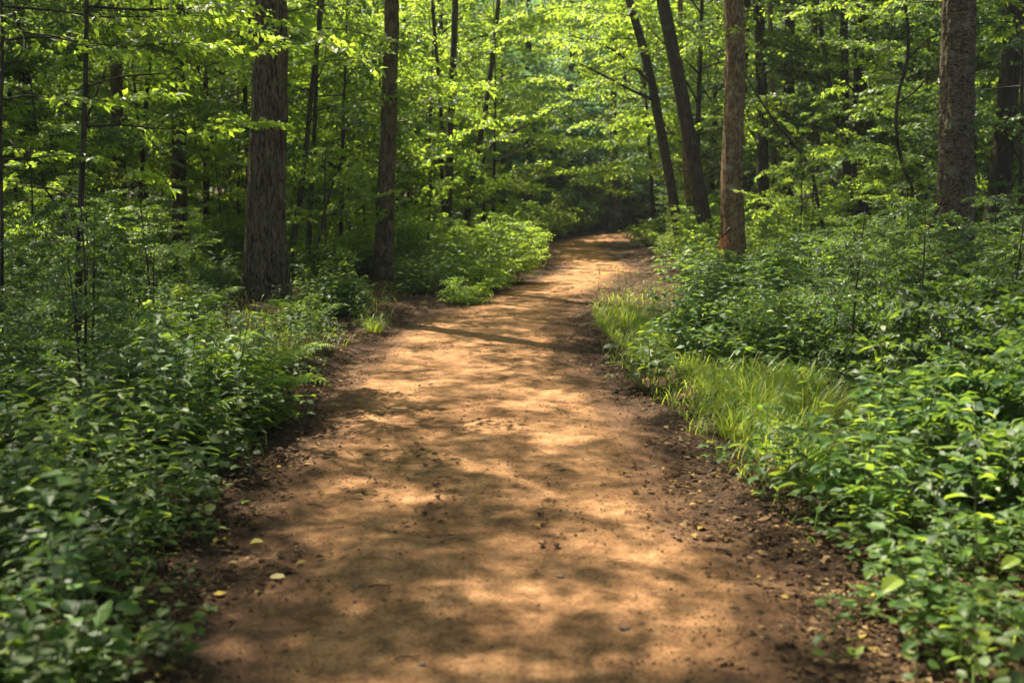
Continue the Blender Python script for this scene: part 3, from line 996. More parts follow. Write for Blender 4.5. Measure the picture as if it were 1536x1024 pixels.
for (px, Y, sc, ii, lab, gl) in (
        (40, 11.5, .55, 3, "low leafy sapling by the left border behind the slim stem at the very edge", None), (232, 12.5, .36, 3, "low leafy sapling between the slim pole tree and the furrowed trunk", None),
        (92, 13.5, .5, 0, "leafy sapling just left of the slim pole tree, further back", None), (75, 14.5, .65, 1, "bushy sapling in the gap between the left border and the slim pole tree", None),
        (10, 15, .7, 0, "tall leafy sapling cut by the left border", None),
        (335, 19, .6, 3, "small sapling close behind the furrowed trunk, left side of it", None), (495, 16.0, .6, 3, "low sapling between the furrowed trunk and the bent brown trunk", None),
        (1195, 16.5, .55, 3, "low leafy sapling right of the warm brown trunk", None), (1345, 15.5, .45, 3, "leafy sapling in the dark gap left of the scaly trunk", None),
        (1350, 18.5, .55, 0, "bushy sapling behind the crooked bare stem", None),
        (1520, 17.5, .75, 1, "taller sapling behind the scaly trunk by the right border", None), (1212, 19.5, .6, 0, "leafy sapling under the forked dark tree", None),
        (1390, 20, .8, 2, "large sapling in the shade left of the scaly trunk", None), 
        (738, 25.0, .78, 4, "tall sunlit tree reaching over the path from the left just before the bend", None),
        (706, 28.5, .85, 4, "tall yellow-green tree behind the dark leaning fork, left of the bend", None), (980, 27.5, 1.0, 4, "sunlit tree right of the bend whose leaves reach towards the path", None),
        (640, 19.5, .55, 3, "low bright sapling right of the bent brown trunk", None), (530, 21, .7, 0, "bright sapling left of the bent brown trunk", None)):
    put_sapling(SAP, ii, (px - 768) / FPX * Y, Y, rnd.uniform(0, 6.28), sc, lab, gl, "sapling", "sapling")

# tall trees added to shade path and woods with a broken roof of crowns
TALL = []
for i in range(4):
    tp = wiggle_trunk(sr, 11.5, 14, .012)
    TALL.append((11.5, tube_mesh("tall_trunk", M['bark_dark'], tp, np.linspace(.15, .05, 15), sides=14, noise=.008, seed=50 + i, flare=.3, sub=4), CAN[i]))
TP = []


def put_tall(i, x, y, rz, sc, label, group, cz=6.2):
    z = base_z(x, y) - .03
    if not TP or i not in dict(TP):
        H, tm, cm = TALL[i]
        o = thing("shade_tree", label, "tree", (x, y, z), rz, group)
        link("trunk", tm, o); c = link("crown", cm, o); c.location = (0, 0, cz)
        o.scale = (sc,) * 3
        TP.append((i, o)); return o
    return copy_thing(dict(TP)[i], (x, y, z), rz, sc, label, group)


NEAR = [(-5.3, 11.2), (5.9, 6.9), (-7.3, 9.6), (-5.2, 5.0), (-5.9, 8.6), (-4.4, 1.6), (-8.4, 16.0), (4.6, 5.6), (6.2, 9.0), (8.0, 13.2), (4.2, 1.2), (-3.4, -2.5), (3.0, -3.5), (-8.8, 9.5), (-9.5, 5.5), (8.8, 9.0), (0.5, -5.5), (-7.5, 1.5), (7.5, 3.5)]  # unseen trees added around the camera for their shade and sky cover
for k, (x, y) in enumerate(NEAR):
    put_tall(k % 4, x, y, k * 1.3, (.8, 1.0)[k] if k < 2 else 1.0 + .06 * (k % 3), "unseen tall tree added just outside the frame to shade the path and verges", "added shade trees beside the camera")
_keep = placed
placed = []
for (x, y) in scatter(8, (-15, -4), (19, 32), 2.6, lambda x, y: -.46 < x / y < -.35 and not hero_block(x, y, .2)):  # trees added so their crowns darken the side woods from above
    put_tall(rnd.randrange(4), x, y, rnd.uniform(0, 6.28), rnd.uniform(.95, 1.15), "tall slim dark trunk rising out of the leaves, added to shade the left wood", "added shade trees in the left wood")
for (x, y) in scatter(13, (3, 15), (13, 30), 2.4, lambda x, y: .19 < x / y < .46 and not hero_block(x, y, .2)):
    put_tall(rnd.randrange(4), x, y, rnd.uniform(0, 6.28), rnd.uniform(.95, 1.15), "tall slim dark trunk rising out of the leaves, added to shade the right wood", "added shade trees in the right wood")
put_tall(3, -4.12, 19.0, .4, .6, "unseen tall tree added behind the furrowed trunk to break up its shadow", None)  # added out of sight so its crown breaks up the trunk's shadow bar
placed = _keep

# dark evergreens beyond the bend
for (x, y) in scatter(22, (-3, 11), (33, 44), 1.35, lambda x, y: dpath(np.array(x), np.array(y)) > 1.0 and -.02 < x / y < .2):
    put_sapling(DARKS, rnd.randrange(3), x, y, rnd.uniform(0, 6.28), rnd.uniform(.45, .72), "dark bluish tree closing the view beyond the path bend", "dark trees beyond the bend", "evergreen_tree", "tree")
for (x, y) in scatter(12, (-4, 15), (45, 58), 2.0, lambda x, y: -.06 < x / y < .22):
    put_sapling(SAP, rnd.choice((4, 5)), x, y, rnd.uniform(0, 6.28), rnd.uniform(1.5, 2.0), "tall pale green tree in full light far behind the dark hollow", "sunlit trees far behind the hollow", "sapling", "tree")
for (x, y) in scatter(76, (-36, 36), (46, 74), 2.2, lambda x, y: in_view(x, y, 4)):
    put_sapling(DARKS, rnd.randrange(3), x, y, rnd.uniform(0, 6.28), rnd.uniform(1.1, 1.8), "hazy tree in the furthest rows of the wood", "furthest trees", "forest_tree", "tree")

# ------------------------------------------------------------------ shrubs and bushes
def shrub_cloud(r, H, rad, n, leafs=1.0):
    items = []
    for k in range(n):
        a = k * 2.399 + r.uniform(-.4, .4)
        q = math.sqrt(r.random()) * rad * .55
        base = np.array((math.cos(a) * q * .3, math.sin(a) * q * .3, 0))
        lean = .25 + .75 * (q / (rad * .55))
        d = norm(np.array((math.cos(a) * lean * rad / H, math.sin(a) * lean * rad / H, 1.0)))
        L = H * r.uniform(.6, 1.0)
        st = Cloud(); st.seg(base, base + d * L, .006, .003); st.fix()
        items.append((st, np.eye(3), np.zeros(3), 1, 1))
        m = int(5 + L * 7)
        for j in range(m):
            t = .25 + .75 * (j + r.random()) / m
            b = r.uniform(0, 6.28)
            dd = np.array((math.cos(b), math.sin(b), r.uniform(-.05, .45)))
            sl = r.uniform(.28, .5) * (1.15 - .5 * t)
            items.append((SPR_S[r.integers(5)], basis(dd, r.normal(0, .2)), base + d * L * t, sl / .5, leafs))
    return merge(items)


SHR = []
for i, (H, rad, n, ls) in enumerate([(.9, .55, 10, 1.05), (.75, .6, 10, 1.15), (1.1, .6, 11, .95), (.6, .5, 8, 1.25)]):
    SHR.append(build(shrub_cloud(sr, H, rad, n, ls), "shrub_foliage", M['shrub'], M['stem'], lod=1, seed=60 + i))
BRIGHT = []
for i, (H, rad, n, ls) in enumerate([(.9, .6, 11, .8), (1.2, .7, 12, .8)]):
    BRIGHT.append(build(shrub_cloud(sr, H, rad, n, ls), "bush_foliage", M['leaf'], M['stem'], lod=1, seed=70 + i))


def put_shrub(me, x, y, sc, label, group, name="shrub", cat="shrub", zs=1.0):
    o = link(name, me)
    o.location = (x, y, base_z(x, y) - .04)
    o.rotation_euler = (0, 0, rnd.uniform(0, 6.28))
    o.scale = (sc, sc, sc * zs)
    return tag(o, label, cat, group)


EXCL = [(*ground_at(1140, 636), .75, 1.75), (*ground_at(1250, 690), .35, .5), (*ground_at(372, 618), .38, .55), (*ground_at(318, 600), .35, .5), (*ground_at(290, 560), .4, .6), (*ground_at(935, 500), .5, 1.6), (1.75, 15.6, .75, 2.6),
        (-2.75, 12.6, .42, 2.0), (-1.95, 16.4, .35, 1.4), (3.45, 16.9, .4, 1.2), (5.35, 13.4, .45, 1.4)]


def free(x, y, k=1.0):
    m = np.ones(np.shape(x), bool)
    for (cx, cy_, rx, ry) in EXCL:
        m &= ((x - cx) / (rx * k)) ** 2 + ((y - cy_) / (ry * k)) ** 2 > 1
    for (tx, Y, w, near) in ((-.217, 14.3, .026, 9.6), (-.113, 17.4, .014, 13.5), (.197, 17.8, .016, 14.5), (.388, 14.7, .024, 10.8)):
        m &= ~((np.abs(x / np.maximum(y, .1) - tx) < w * (.6 + .4 * k) + .25 * max(k - .9, 0) / np.maximum(y, 1)) & (y > near) & (y < Y + .2))
    return m


placed = []
for s, nm in ((-1, "left"), (1, "right")):
    def okn(x, y, s=s, lo=.75, hi=9):
        l, r = edges(y)
        d = (l - x) if s < 0 else (x - r)
        return lo < d < hi and in_view(x, y, .7) and bool(free(x, y, 1.35))
    if s > 0:
        for (x, y) in scatter(34, (1.5, 6), (4.6, 10), .42, lambda x, y: okn(x, y, 1, .95 if y > 6.5 else 1.0, 4) and x / y > .24):
            put_shrub(SHR[rnd.randrange(4)], x, y, rnd.uniform(.6, .85) * (1.35 if x / y > .34 else 1), "broad-leaved green shrub in the dense thicket at the right border, near the camera", "shrubs near the camera on the right")
        for (x, y) in scatter(60, (.8, 9), (9.6, 17), .55, lambda x, y: okn(x, y, 1, .8 if y < 14 else 1.15, 7)):
            put_shrub(SHR[rnd.randrange(4)], x, y, rnd.uniform(.6, .95), "leafy dark green shrub on the bank between the bright grass and the scaly trunk", "shrubs around the right-hand trunks")
    else:
        for (x, y) in scatter(24, (-6, -1.5), (7.0, 11.5), .5, lambda x, y: okn(x, y, -1, .9, 4)):
            put_shrub(SHR[rnd.randrange(4)], x, y, rnd.uniform(.42, .68), "low leafy shrub in the shade below the slim pole tree at left", "shrubs in front of the furrowed trunk")
        for (x, y) in scatter(44, (-9, .5), (11.2, 18), .6, lambda x, y: okn(x, y, -1, .7, 7) and not (y < 14.2 and abs(x / y + .217) < .03)):
            put_shrub(SHR[rnd.randrange(4)], x, y, rnd.uniform(.4, .7), "low leafy shrub on the forest floor around the furrowed trunk", "shrubs around the left-hand trunks")
    for (x, y) in scatter(44, (-14, 15), (17.5, 28), .75, lambda x, y: okn(x, y, s, .45 if s < 0 else .9, 9)):
        put_shrub(BRIGHT[rnd.randrange(2)], x, y, rnd.uniform(.7, 1.05), "sunlit yellow-green bush in the distance on the %s side of the path" % nm, "distant bushes on the %s" % nm, "bush", "bush")

# bushes that edge the bend, one by one
for (px, py, sc, k, lab) in ((768, 425, .9, 1, "rounded sunlit bush bulging over the left edge of the path at the bend"),
                             (722, 438, .8, 0, "smaller leafy bush before the rounded bush at the bend, left edge"),
                             (780, 395, .9, 1, "tall pale bush behind the rounded bush at the bend"),
                             (1012, 390, .8, 0, "pale sunlit bush on the right edge where the path narrows"),
                             (1045, 404, .9, 1, "bright bush at the feet of the two leaning trunks"),
                             (962, 374, .7, 0, "small hazy bush on the right just where the path ends"),
                             (785, 374, .7, 0, "dim bush at the far left end of the path"),
                             (700, 455, .6, 0, "low bush spilling towards the path left of the bend")):
    x, y = G(px, py)
    put_shrub(BRIGHT[k], x, y, sc, lab, None, "bush", "bush")
# undergrowth in the far hollow that closes the end of the path
for (x, y) in scatter(26, (-2, 9), (28.5, 38), .7, lambda x, y: dpath(np.array(x), np.array(y)) > .3 and -.02 < x / y < .22):
    put_shrub((SHR + BRIGHT)[rnd.randrange(6)], x, y, rnd.uniform(.9, 1.5), "shrub in the shaded hollow beyond the path bend", "shrubs in the hollow")  # bright-leaved bushes mixed in lighten the hollow by leaf colour, not by sun


# ------------------------------------------------------------------ herbs, ferns, grass
def herb(r, H, n, leaf, spread=.05):
    c = Cloud()
    a0 = r.uniform(0, 6.3)
    lean = r.normal(0, .18, 2)
    top = np.array((lean[0] * H, lean[1] * H, H))
    for i in range(3):
        c.seg(top * (i / 3), top * ((i + 1) / 3), .0028, .0018)
    for i in range(n):
        t = .25 + .75 * (i + 1) / n
        for k in (0, 1, 2) if i == n - 1 else (0, 1):
            a = a0 + i * 1.57 + k * (math.pi if i < n - 1 else 2.1) + r.normal(0, .25)
            d = np.array((math.cos(a), math.sin(a), r.normal(.12, .2)))
            p = top * t
            q = p + d * r.uniform(.015, .05)
            c.seg(p, q, .0014, .001)
            c.leaf(q, d + np.array((0, 0, -.15)), np.array((r.normal(0, .25), r.normal(0, .25), 1)), leaf * (1.15 - .45 * abs(t - .6)) * r.uniform(.75, 1.2))
    return c.fix()


def trefoil(r, n, H, leaf):
    c = Cloud()
    for i in range(n):
        a = i * 2.399 + r.uniform(-.5, .5)
        q = r.uniform(.02, .14)
        p = np.array((math.cos(a) * q, math.sin(a) * q, H * r.uniform(.5, 1.1)))
        c.seg(np.zeros(3), p, .0016, .0011)
        for k in range(3):
            b = a + (k - 1) * 1.6 + r.normal(0, .15)
            c.leaf(p, np.array((math.cos(b), math.sin(b), r.normal(0, .15))), np.array((r.normal(0, .22), r.normal(0, .22), 1)), leaf * r.uniform(.75, 1.15))
    return c.fix()


def fern_cloud(r, n, L):
    c = Cloud()
    for i in range(n):
        a = i * 2.399 + r.uniform(-.4, .4)
        el = r.uniform(.75, 1.15)
        l = L * r.uniform(.75, 1.1)
        K = 22
        prev = np.zeros(3)
        for k in range(1, K + 1):
            t = k / K
            ang = el - 1.35 * t * t
            p = prev + l / K * np.array((math.cos(a) * math.cos(ang), math.sin(a) * math.cos(ang), math.sin(ang)))
            c.seg(prev, p, .003 * (1.05 - t), .003 * (1 - t) + .0004)
            if t > .18:
                w = l * .30 * math.sin(math.pi * min(1, (t - .12) * .93 + .14)) ** .8 * (1.1 - .45 * t)
                for sd in (-1, 1):
                    b = a + sd * R(70)
                    c.leaf(p, np.array((math.cos(b), math.sin(b), -.12 + r.normal(0, .08))), np.array((r.normal(0, .12), r.normal(0, .12), 1)), max(w, .012))
            prev = p
    return c.fix()


def grass_mesh(name, r, n, H, rad, mat, wid=.005):
    Vs, Qs, Ts = [], [], []
    K = 6
    V = np.zeros((n, (K + 1) * 2, 3))
    a = r.uniform(0, 6.28, n); q = np.sqrt(r.random(n)) * rad
    base = np.stack((np.cos(a) * q, np.sin(a) * q, np.zeros(n)), 1)
    da = a + r.normal(0, .9, n)
    L = H * r.uniform(.5, 1.15, n); bend = r.uniform(.9, 3.0, n)
    el0 = r.uniform(1.15, 1.5, n)
    w = wid * r.uniform(.6, 1.3, n)
    p = base.copy()
    side = np.stack((-np.sin(da), np.cos(da), np.zeros(n)), 1)
    for k in range(K + 1):
        t = k / K
        ww = (w * (1 - t ** 2.2) + .0003)[:, None]
        V[:, 2 * k] = p - side * ww; V[:, 2 * k + 1] = p + side * ww
        e = el0 - bend * ((k + .5) / K) ** 1.4
        p = p + (L / K)[:, None] * np.stack((np.cos(da) * np.cos(e), np.sin(da) * np.cos(e), np.sin(e)), 1)
    q0 = np.array([(2 * k, 2 * k + 1, 2 * k + 3, 2 * k + 2) for k in range(K)])
    Q = (q0[None] + (np.arange(n) * (K + 1) * 2)[:, None, None]).reshape(-1, 4)
    rr = np.repeat(r.random(n), K)
    return mesh_np(name, V.reshape(-1, 3), None, Q, [mat], mat_q=0, rnd_q=rr, smooth=True)


hr = np.random.default_rng(99)
HERB = [herb(hr, h, n, lf) for (h, n, lf) in ((.34, 5, .085), (.28, 4, .08), (.42, 6, .09), (.22, 4, .07), (.36, 6, .075), (.30, 5, .095))]
TREF = [trefoil(hr, n, h, lf) for (n, h, lf) in ((9, .14, .045), (8, .18, .05), (10, .11, .04), (7, .2, .055))]
HERB2 = [herb(hr, .5, 7, .085), herb(hr, .42, 6, .075), herb(hr, .3, 5, .05), herb(hr, .18, 4, .04), herb(hr, .55, 9, .06)]
HERBM = [build(c, "plant_leaves", M[m_], M['stem'], shape=sh, lod=2, seed=180 + i) for i, (c, m_, sh) in enumerate(zip(HERB2, ('fern', 'herb', 'leaf', 'herb', 'shrub'), ('lance', 'lance', 'round', 'round', 'ovate')))]
HERBM += [build(c, "plant_leaves", M['herb'], M['stem'], lod=2, seed=80 + i) for i, c in enumerate(HERB)]
FERNM = [build(fern_cloud(hr, n, L), "fern_fronds", M['fern'], M['stem'], shape='pinna', lod=1, seed=90 + i) for i, (n, L) in enumerate(((11, .62), (9, .5)))]
GRASSM = [grass_mesh("grass_blades", hr, n, H, rad, M['grass'], w) for (n, H, rad, w) in ((150, .38, .10, .0034), (110, .30, .09, .003), (190, .45, .13, .0038))]

def put(me, name, x, y, sc, label, cat, group, rz=None, dz=-.01):
    o = link(name, me)
    o.location = (x, y, float(surf(np.array(x), np.array(y))) + dz)
    o.rotation_euler = (rnd.uniform(-.08, .08), rnd.uniform(-.08, .08), rnd.uniform(0, 6.28) if rz is None else rz)
    o.scale = (sc,) * 3
    return tag(o, label, cat, group)


placed = []
# individually placed herbs, closest to the camera
for (x, y) in scatter(150, (-3.6, -.8), (2.6, 7.5), .13, lambda x, y: dpath(np.array(x), np.array(y)) > .10 and in_view(x, y, .4) and bool(free(x, y))):
    put(HERBM[rnd.randrange(11)], "leafy_plant", x, y, rnd.uniform(.75, 1.15), "broad-leaved green plant in the low undergrowth at the bottom left", "plant", "leafy plants beside the path at left")
placed = []
for (x, y) in scatter(150, (.9, 3.8), (2.6, 7.5), .13, lambda x, y: dpath(np.array(x), np.array(y)) > .10 and in_view(x, y, .4) and bool(free(x, y))):
    put(HERBM[rnd.randrange(11)], "leafy_plant", x, y, rnd.uniform(.75, 1.15), "broad-leaved green plant in the low undergrowth at the bottom right", "plant", "leafy plants beside the path at right")


def cover(name, label, clouds, n, xr, yr, ok, mat, lod, shape, smin, smax, seed, gap=None):
    r = np.random.default_rng(seed)
    acc = []
    x = r.uniform(*xr, n); y = r.uniform(*yr, n)
    k = ok(x, y, r)
    x, y = x[k], y[k]
    z = surf(x, y) - .01
    ty = r.integers(0, len(clouds), len(x))
    th = r.uniform(0, 6.28, len(x)); sc = r.uniform(smin, smax, len(x)) * np.where((x < 0) & (y > 8.5) & (y < 15), .72, 1.0) * (1 + .35 * vnoise(x * 1.1, y * 1.1, 0, seed))
    P, D, U, S, A, B, ra, rb = [], [], [], [], [], [], [], []
    for t, c in enumerate(clouds):
        m = ty == t
        if not m.any(): continue
        co, si = np.cos(th[m]), np.sin(th[m])
        Rm = np.zeros((m.sum(), 3, 3)); Rm[:, 0, 0] = co; Rm[:, 0, 1] = -si; Rm[:, 1, 0] = si; Rm[:, 1, 1] = co; Rm[:, 2, 2] = 1
        tr = np.stack((x[m], y[m], z[m]), 1)[:, None]
        f = lambda v: np.einsum('mij,nj->mni', Rm, v)
        s3 = sc[m][:, None, None]
        P.append((f(c.P) * s3 + tr).reshape(-1, 3)); D.append(f(c.D).reshape(-1, 3)); U.append(f(c.U).reshape(-1, 3))
        S.append((c.S[None] * sc[m][:, None]).ravel())
        A.append((f(c.A) * s3 + tr).reshape(-1, 3)); B.append((f(c.B) * s3 + tr).reshape(-1, 3))
        ra.append((c.ra[None] * sc[m][:, None]).ravel()); rb.append((c.rb[None] * sc[m][:, None]).ravel())
    o = Cloud()
    for kk, v in zip(('P', 'D', 'U', 'S', 'A', 'B', 'ra', 'rb'), (P, D, U, S, A, B, ra, rb)):
        setattr(o, kk, np.concatenate(v))
    me = build(o, name, mat, M['stem'] if len(o.A) else None, shape=shape, lod=lod, seed=seed)
    return tag(link(name, me), label, kind="stuff")


def ok_cover(lo, dens=1.0, view=.6):
    def f(x, y, r):
        d = dpath(x, y)
        edge = sstep(d, lo, lo + .45)
        clump = .5 + .85 * vnoise(x * 1.6, y * 1.6, 0, 31)
        return (r.random(len(x)) < edge * np.clip(clump, .07, 1) * dens) & (np.abs(x) < y * .46 + view) & (d < 9) & (free(x, y, .9) | (r.random(len(x)) < .04))
    return f


cover("ground_cover", "low three-leaved ground cover beside the path in the foreground", TREF + HERB2[2:4] * 2, 11000, (-5.5, 5.5), (2.4, 9), ok_cover(-.14, .95), M['herb'], 2, 'round', .7, 1.2, 201)
cover("undergrowth", "knee-high leafy undergrowth along both sides of the path", HERB + HERB2, 6200, (-7, 7), (5.0, 13), ok_cover(.08, .8), M['herb'], 1, 'ovate', .7, 1.15, 202)
cover("undergrowth", "dense leafy undergrowth between the trunks further back", HERB + HERB2, 10000, (-12, 13), (12.5, 24), ok_cover(.0, .8), M['herb'], 1, 'ovate', .8, 1.3, 203)
cover("undergrowth", "blurred green undergrowth filling the wood in the distance", HERB, 9000, (-22, 22), (23, 50), ok_cover(.4, .7), M['leaf_dark'], 0, 'ovate', 1.2, 2.2, 204)

def ok_patch(seed, lo=.05):
    base = ok_cover(lo, 1.0)
    return lambda x, y, r: base(x, y, r) & (vnoise(x * .75, y * .75, 0, seed) > .12)


cover("lance_leaved_plants", "patches of pale green narrow-leaved plants between the darker ones", [HERB2[0], HERB2[1]], 5200, (-6, 6), (3, 15), ok_patch(33), M['fern'], 1, 'lance', .7, 1.25, 205)
cover("small_leaved_plants", "patches of fine small-leaved plants in the undergrowth", [HERB2[3], HERB2[4]], 8000, (-6, 6), (3, 13), ok_patch(34), M['shrub'], 1, 'ovate', .8, 1.3, 206)
# grass: the bright patch and tufts
GL = [((1130, 618), .95), ((1165, 640), 1.0), ((1095, 600), .8), ((1190, 612), .9), ((1060, 625), .75), ((1150, 590), .9), ((1215, 650), 1.0), ((1120, 575), .7),
      ((1240, 700), .9), ((1200, 690), .8), ((1170, 600), .9), ((1110, 640), .75), ((1255, 640), .9), ((1080, 585), .7), ((1140, 660), .8), ((1225, 625), .9), ((1180, 665), .8), ((1100, 660), .7), ((1145, 690), .75), ((1090, 620), .8), ((1195, 720), .8), ((1160, 620), 1.05), ((1125, 600), .95), ((1205, 600), .9), ((1065, 600), .7), ((1175, 580), .8), ((1140, 640), .9), ((1110, 615), .9)]
for (p, sc) in GL:
    x, y = G(*p)
    put(GRASSM[rnd.randrange(3)], "grass_tuft", x, y, sc * .95, "arching tuft in the bright patch of long grass on the right edge of the path", "grass", "tufts of the bright grass patch")
for (px, py, sc) in ((935, 520, .7), (915, 500, .7), (955, 490, .7), (925, 480, .7), (980, 515, .75), (905, 488, .6), (948, 470, .6), (1000, 540, .7), (970, 550, .7), (1020, 560, .7), (1040, 575, .75), (990, 525, .7), (965, 505, .7), (920, 508, .6), (900, 475, .6), (940, 495, .8), (975, 535, .7)):
    x, y = G(px, py)
    put(GRASSM[rnd.randrange(3)], "grass_tuft", x, y, sc, "short sunlit grass tuft on the right edge, halfway to the bend", "grass", "tufts halfway along the right edge")
for (px, py, sc, lab) in ((402, 640, .7, "fine grass tuft beside the bright fern on the left edge"), (330, 655, .7, "grass tuft in the shade left of the bright fern"),
                          (205, 700, .8, "lone grass tuft in the dark undergrowth at left"), (1290, 790, .8, "grass tuft on the right edge below the bright patch"),
                          (1215, 745, .7, "small grass tuft overhanging the bare soil on the right edge"), (1350, 760, .9, "long grass tuft at right in front of the shrub thicket"),
                          (560, 500, .6, "short grass tuft on the left edge where the path straightens")):
    x, y = G(px, py)
    put(GRASSM[rnd.randrange(3)], "grass_tuft", x, y, sc, lab, "grass", None)

for (px, py, sc, k, lab) in ((372, 622, .95, 0, "bright sunlit fern arching over the left edge of the path"), (318, 600, .95, 1, "sunlit fern just behind the bright one, left side"),
                             (290, 560, .9, 0, "half-shaded fern further from the path, left side"), (430, 560, .7, 1, "small fern on the left edge beyond the bright fern"),
                             (1500, 760, .8, 1, "dark fern among the shrubs at the right border")):
    x, y = G(px, py)
    put(FERNM[k], "fern", x, y, sc * 1.25, lab, "fern", None)

placed = []
for s, nm in ((-1, "left"), (1, "right")):
    for (x, y) in scatter(12, (-5, 5), (5.2, 12.5), .8, lambda x, y: in_view(x, y, .2) and .45 < (edges(y)[0] - x if s < 0 else x - edges(y)[1]) < 3.2 and bool(free(x, y, .9))):
        put(FERNM[rnd.randrange(2)], "fern", x, y, rnd.uniform(.75, 1.15), "half-hidden fern in the undergrowth %s of the path" % nm, "fern", "ferns in the undergrowth at %s" % nm)
placed = []
for (x, y) in scatter(15, (-5.5, -1.8), (6.2, 12.6), .7, lambda x, y: -.47 < x / y < -.29 and bool(free(x, y, 1.5))):
    put_sapling(SAPD, 50 + 3, x, y, rnd.uniform(0, 6.28), rnd.uniform(.26, .44), "small leafy sapling rising from the shaded undergrowth at left, near the slim pole tree", "small saplings in the near left undergrowth", "sapling", "sapling")
for (x, y) in scatter(15, (2, 6), (6.2, 13.0), .7, lambda x, y: .30 < x / y < .48 and abs(x / y - .39) > .035 and bool(free(x, y, 1.2))):
    put_sapling(SAPD, 50 + 3, x, y, rnd.uniform(0, 6.28), rnd.uniform(.26, .42), "small leafy sapling rising from the thicket at right, in front of the scaly trunk", "small saplings in the right thicket", "sapling", "sapling")

# blades of grass through the cover
def grass_field(name, label, n, xr, yr, ok, seed, H=.22):
    r = np.random.default_rng(seed)
    x = r.uniform(*xr, n); y = r.uniform(*yr, n)
    k = ok(x, y, r); x, y = x[k], y[k]
    me = grass_mesh(name, r, len(x), H, 1.0, M['grass'], .0028)
    co = np.zeros(len(me.vertices) * 3, np.float32); me.vertices.foreach_get("co", co)
    co = co.reshape(len(x), 14, 3)
    root = (co[:, 0] + co[:, 1]) / 2
    co += (np.stack((x, y, surf(x, y) - .01), 1) - root * np.array((1, 1, 0)))[:, None]
    me.vertices.foreach_set("co", co.astype(np.float32).ravel()); me.update()
    return tag(link(name, me), label, kind="stuff")


def ok_grass(x, y, r):
    d = dpath(x, y)
    cx, cy = G(1150, 620)
    e = np.exp(-(((x - cx) / .8) ** 2 + ((y - cy) / 1.5) ** 2)) + .32 * (~free(x, y, 1.1) & (y < 13))
    c2 = np.where((x > 0) & (y > 9) & (y < 15), .5 * np.exp(-((d - .3) / .4) ** 2), 0)
    base = .22 * np.clip(.4 + vnoise(x * 1.1, y * 1.1, 0, 44), 0, 1)
    return (d > .05) & (d < 2.6) & (r.random(len(x)) < np.clip(e + c2 + base, 0, 1)) & (np.abs(x) < y * .47 + .4)


grass_field("grass", "thin grass blades growing among the plants on the verges", 42000, (-4.5, 4.8), (2.6, 16), ok_grass, 301)


# ------------------------------------------------------------------ leaf litter, crumbs of soil
def litter(name, label, n, xr, yr, prob, mat, smin, smax, seed, lod=2, lift=.004, tilt=.35):
    r = np.random.default_rng(seed)
    y = yr[0] * (yr[1] / yr[0]) ** r.random(n)
    l_, r_e = edges(y)
    x = np.where(r.random(n) < .5, l_ - r.uniform(*xr, n), r_e + r.uniform(*xr, n))
    k = r.random(n) < prob(x, y); x, y = x[k], y[k]
    c = Cloud()
    m = len(x)
    a = r.uniform(0, 6.28, m)
    c.P = np.stack((x, y, surf(x, y) + lift + r.random(m) * .01), 1)
    c.D = np.stack((np.cos(a), np.sin(a), r.normal(0, tilt * .5, m)), 1)
    c.U = np.stack((r.normal(0, tilt, m), r.normal(0, tilt, m), np.ones(m)), 1)
    c.S = smin + (smax - smin) * r.random(m) ** 1.5
    c.A = np.zeros((0, 3)); c.B = c.A; c.ra = np.zeros(0); c.rb = c.ra
    return tag(link(name, build(c, name, mat, None, shape='dead', lod=lod, seed=seed)), label, kind="stuff")


def p_litter(x, y):
    d = dpath(x, y)
    return .9 * (.10 * sstep(vnoise(x * 1.7, y * 1.2, 0, 62), .2, .8) + .98 * sstep(d, -.45 + .2 * vnoise(x * 1.1, y * 1.1, 0, 63), .12)) * (.35 + .65 * sstep(vnoise(x * 2.2, y * 2.2, 0, 61), -.4, .5)) * (1 - .35 * sstep(d, .8, 2))


litter("leaf_litter", "brown fallen leaves strewn along the path margins", 120000, (-1.1, 1.1), (2.3, 24), p_litter, M['litter'], .010, .056, 401, lod=1, tilt=.2)
litter("leaf_crumbs", "tiny bits of dry leaf scattered over the soil", 90000, (-1.1, .6), (2.3, 16), lambda x, y: .05 * sstep(vnoise(x * 2, y * 2, 0, 73), .2, .8) + .5 * sstep(dpath(x, y), -.6, .05), M['litter'], .006, .018, 402, lod=0, lift=.002)


def crumbs(name, label, n, seed, prob, mat, smin, smax):
    r = np.random.default_rng(seed)
    x = r.uniform(-2.2, 2.8, n); y = 2.5 * (22 / 2.5) ** r.random(n)
    k = r.random(n) < prob(x, y); x, y = x[k], y[k]
    m = len(x)
    oct_ = np.array([(1, 0, 0), (-1, 0, 0), (0, 1, 0), (0, -1, 0), (0, 0, .75), (0, 0, -.6)])
    f = np.array([(0, 2, 4), (2, 1, 4), (1, 3, 4), (3, 0, 4), (2, 0, 5), (1, 2, 5), (3, 1, 5), (0, 3, 5)])
    S = smin + (smax - smin) * r.random(m) ** 3
    V = oct_[None] * r.uniform(.5, 1.2, (m, 6, 1)) * S[:, None, None]
    a = r.uniform(0, 6.28, m); co, si = np.cos(a), np.sin(a)
    V = np.stack((V[..., 0] * co[:, None] - V[..., 1] * si[:, None], V[..., 0] * si[:, None] + V[..., 1] * co[:, None], V[..., 2]), -1)
    V += np.stack((x, y, surf(x, y) + S * .25), 1)[:, None]
    T = (f[None] + (np.arange(m) * 6)[:, None, None]).reshape(-1, 3)
    return tag(link(name, mesh_np(name, V.reshape(-1, 3), T, None, [mat], 0)), label, kind="stuff")


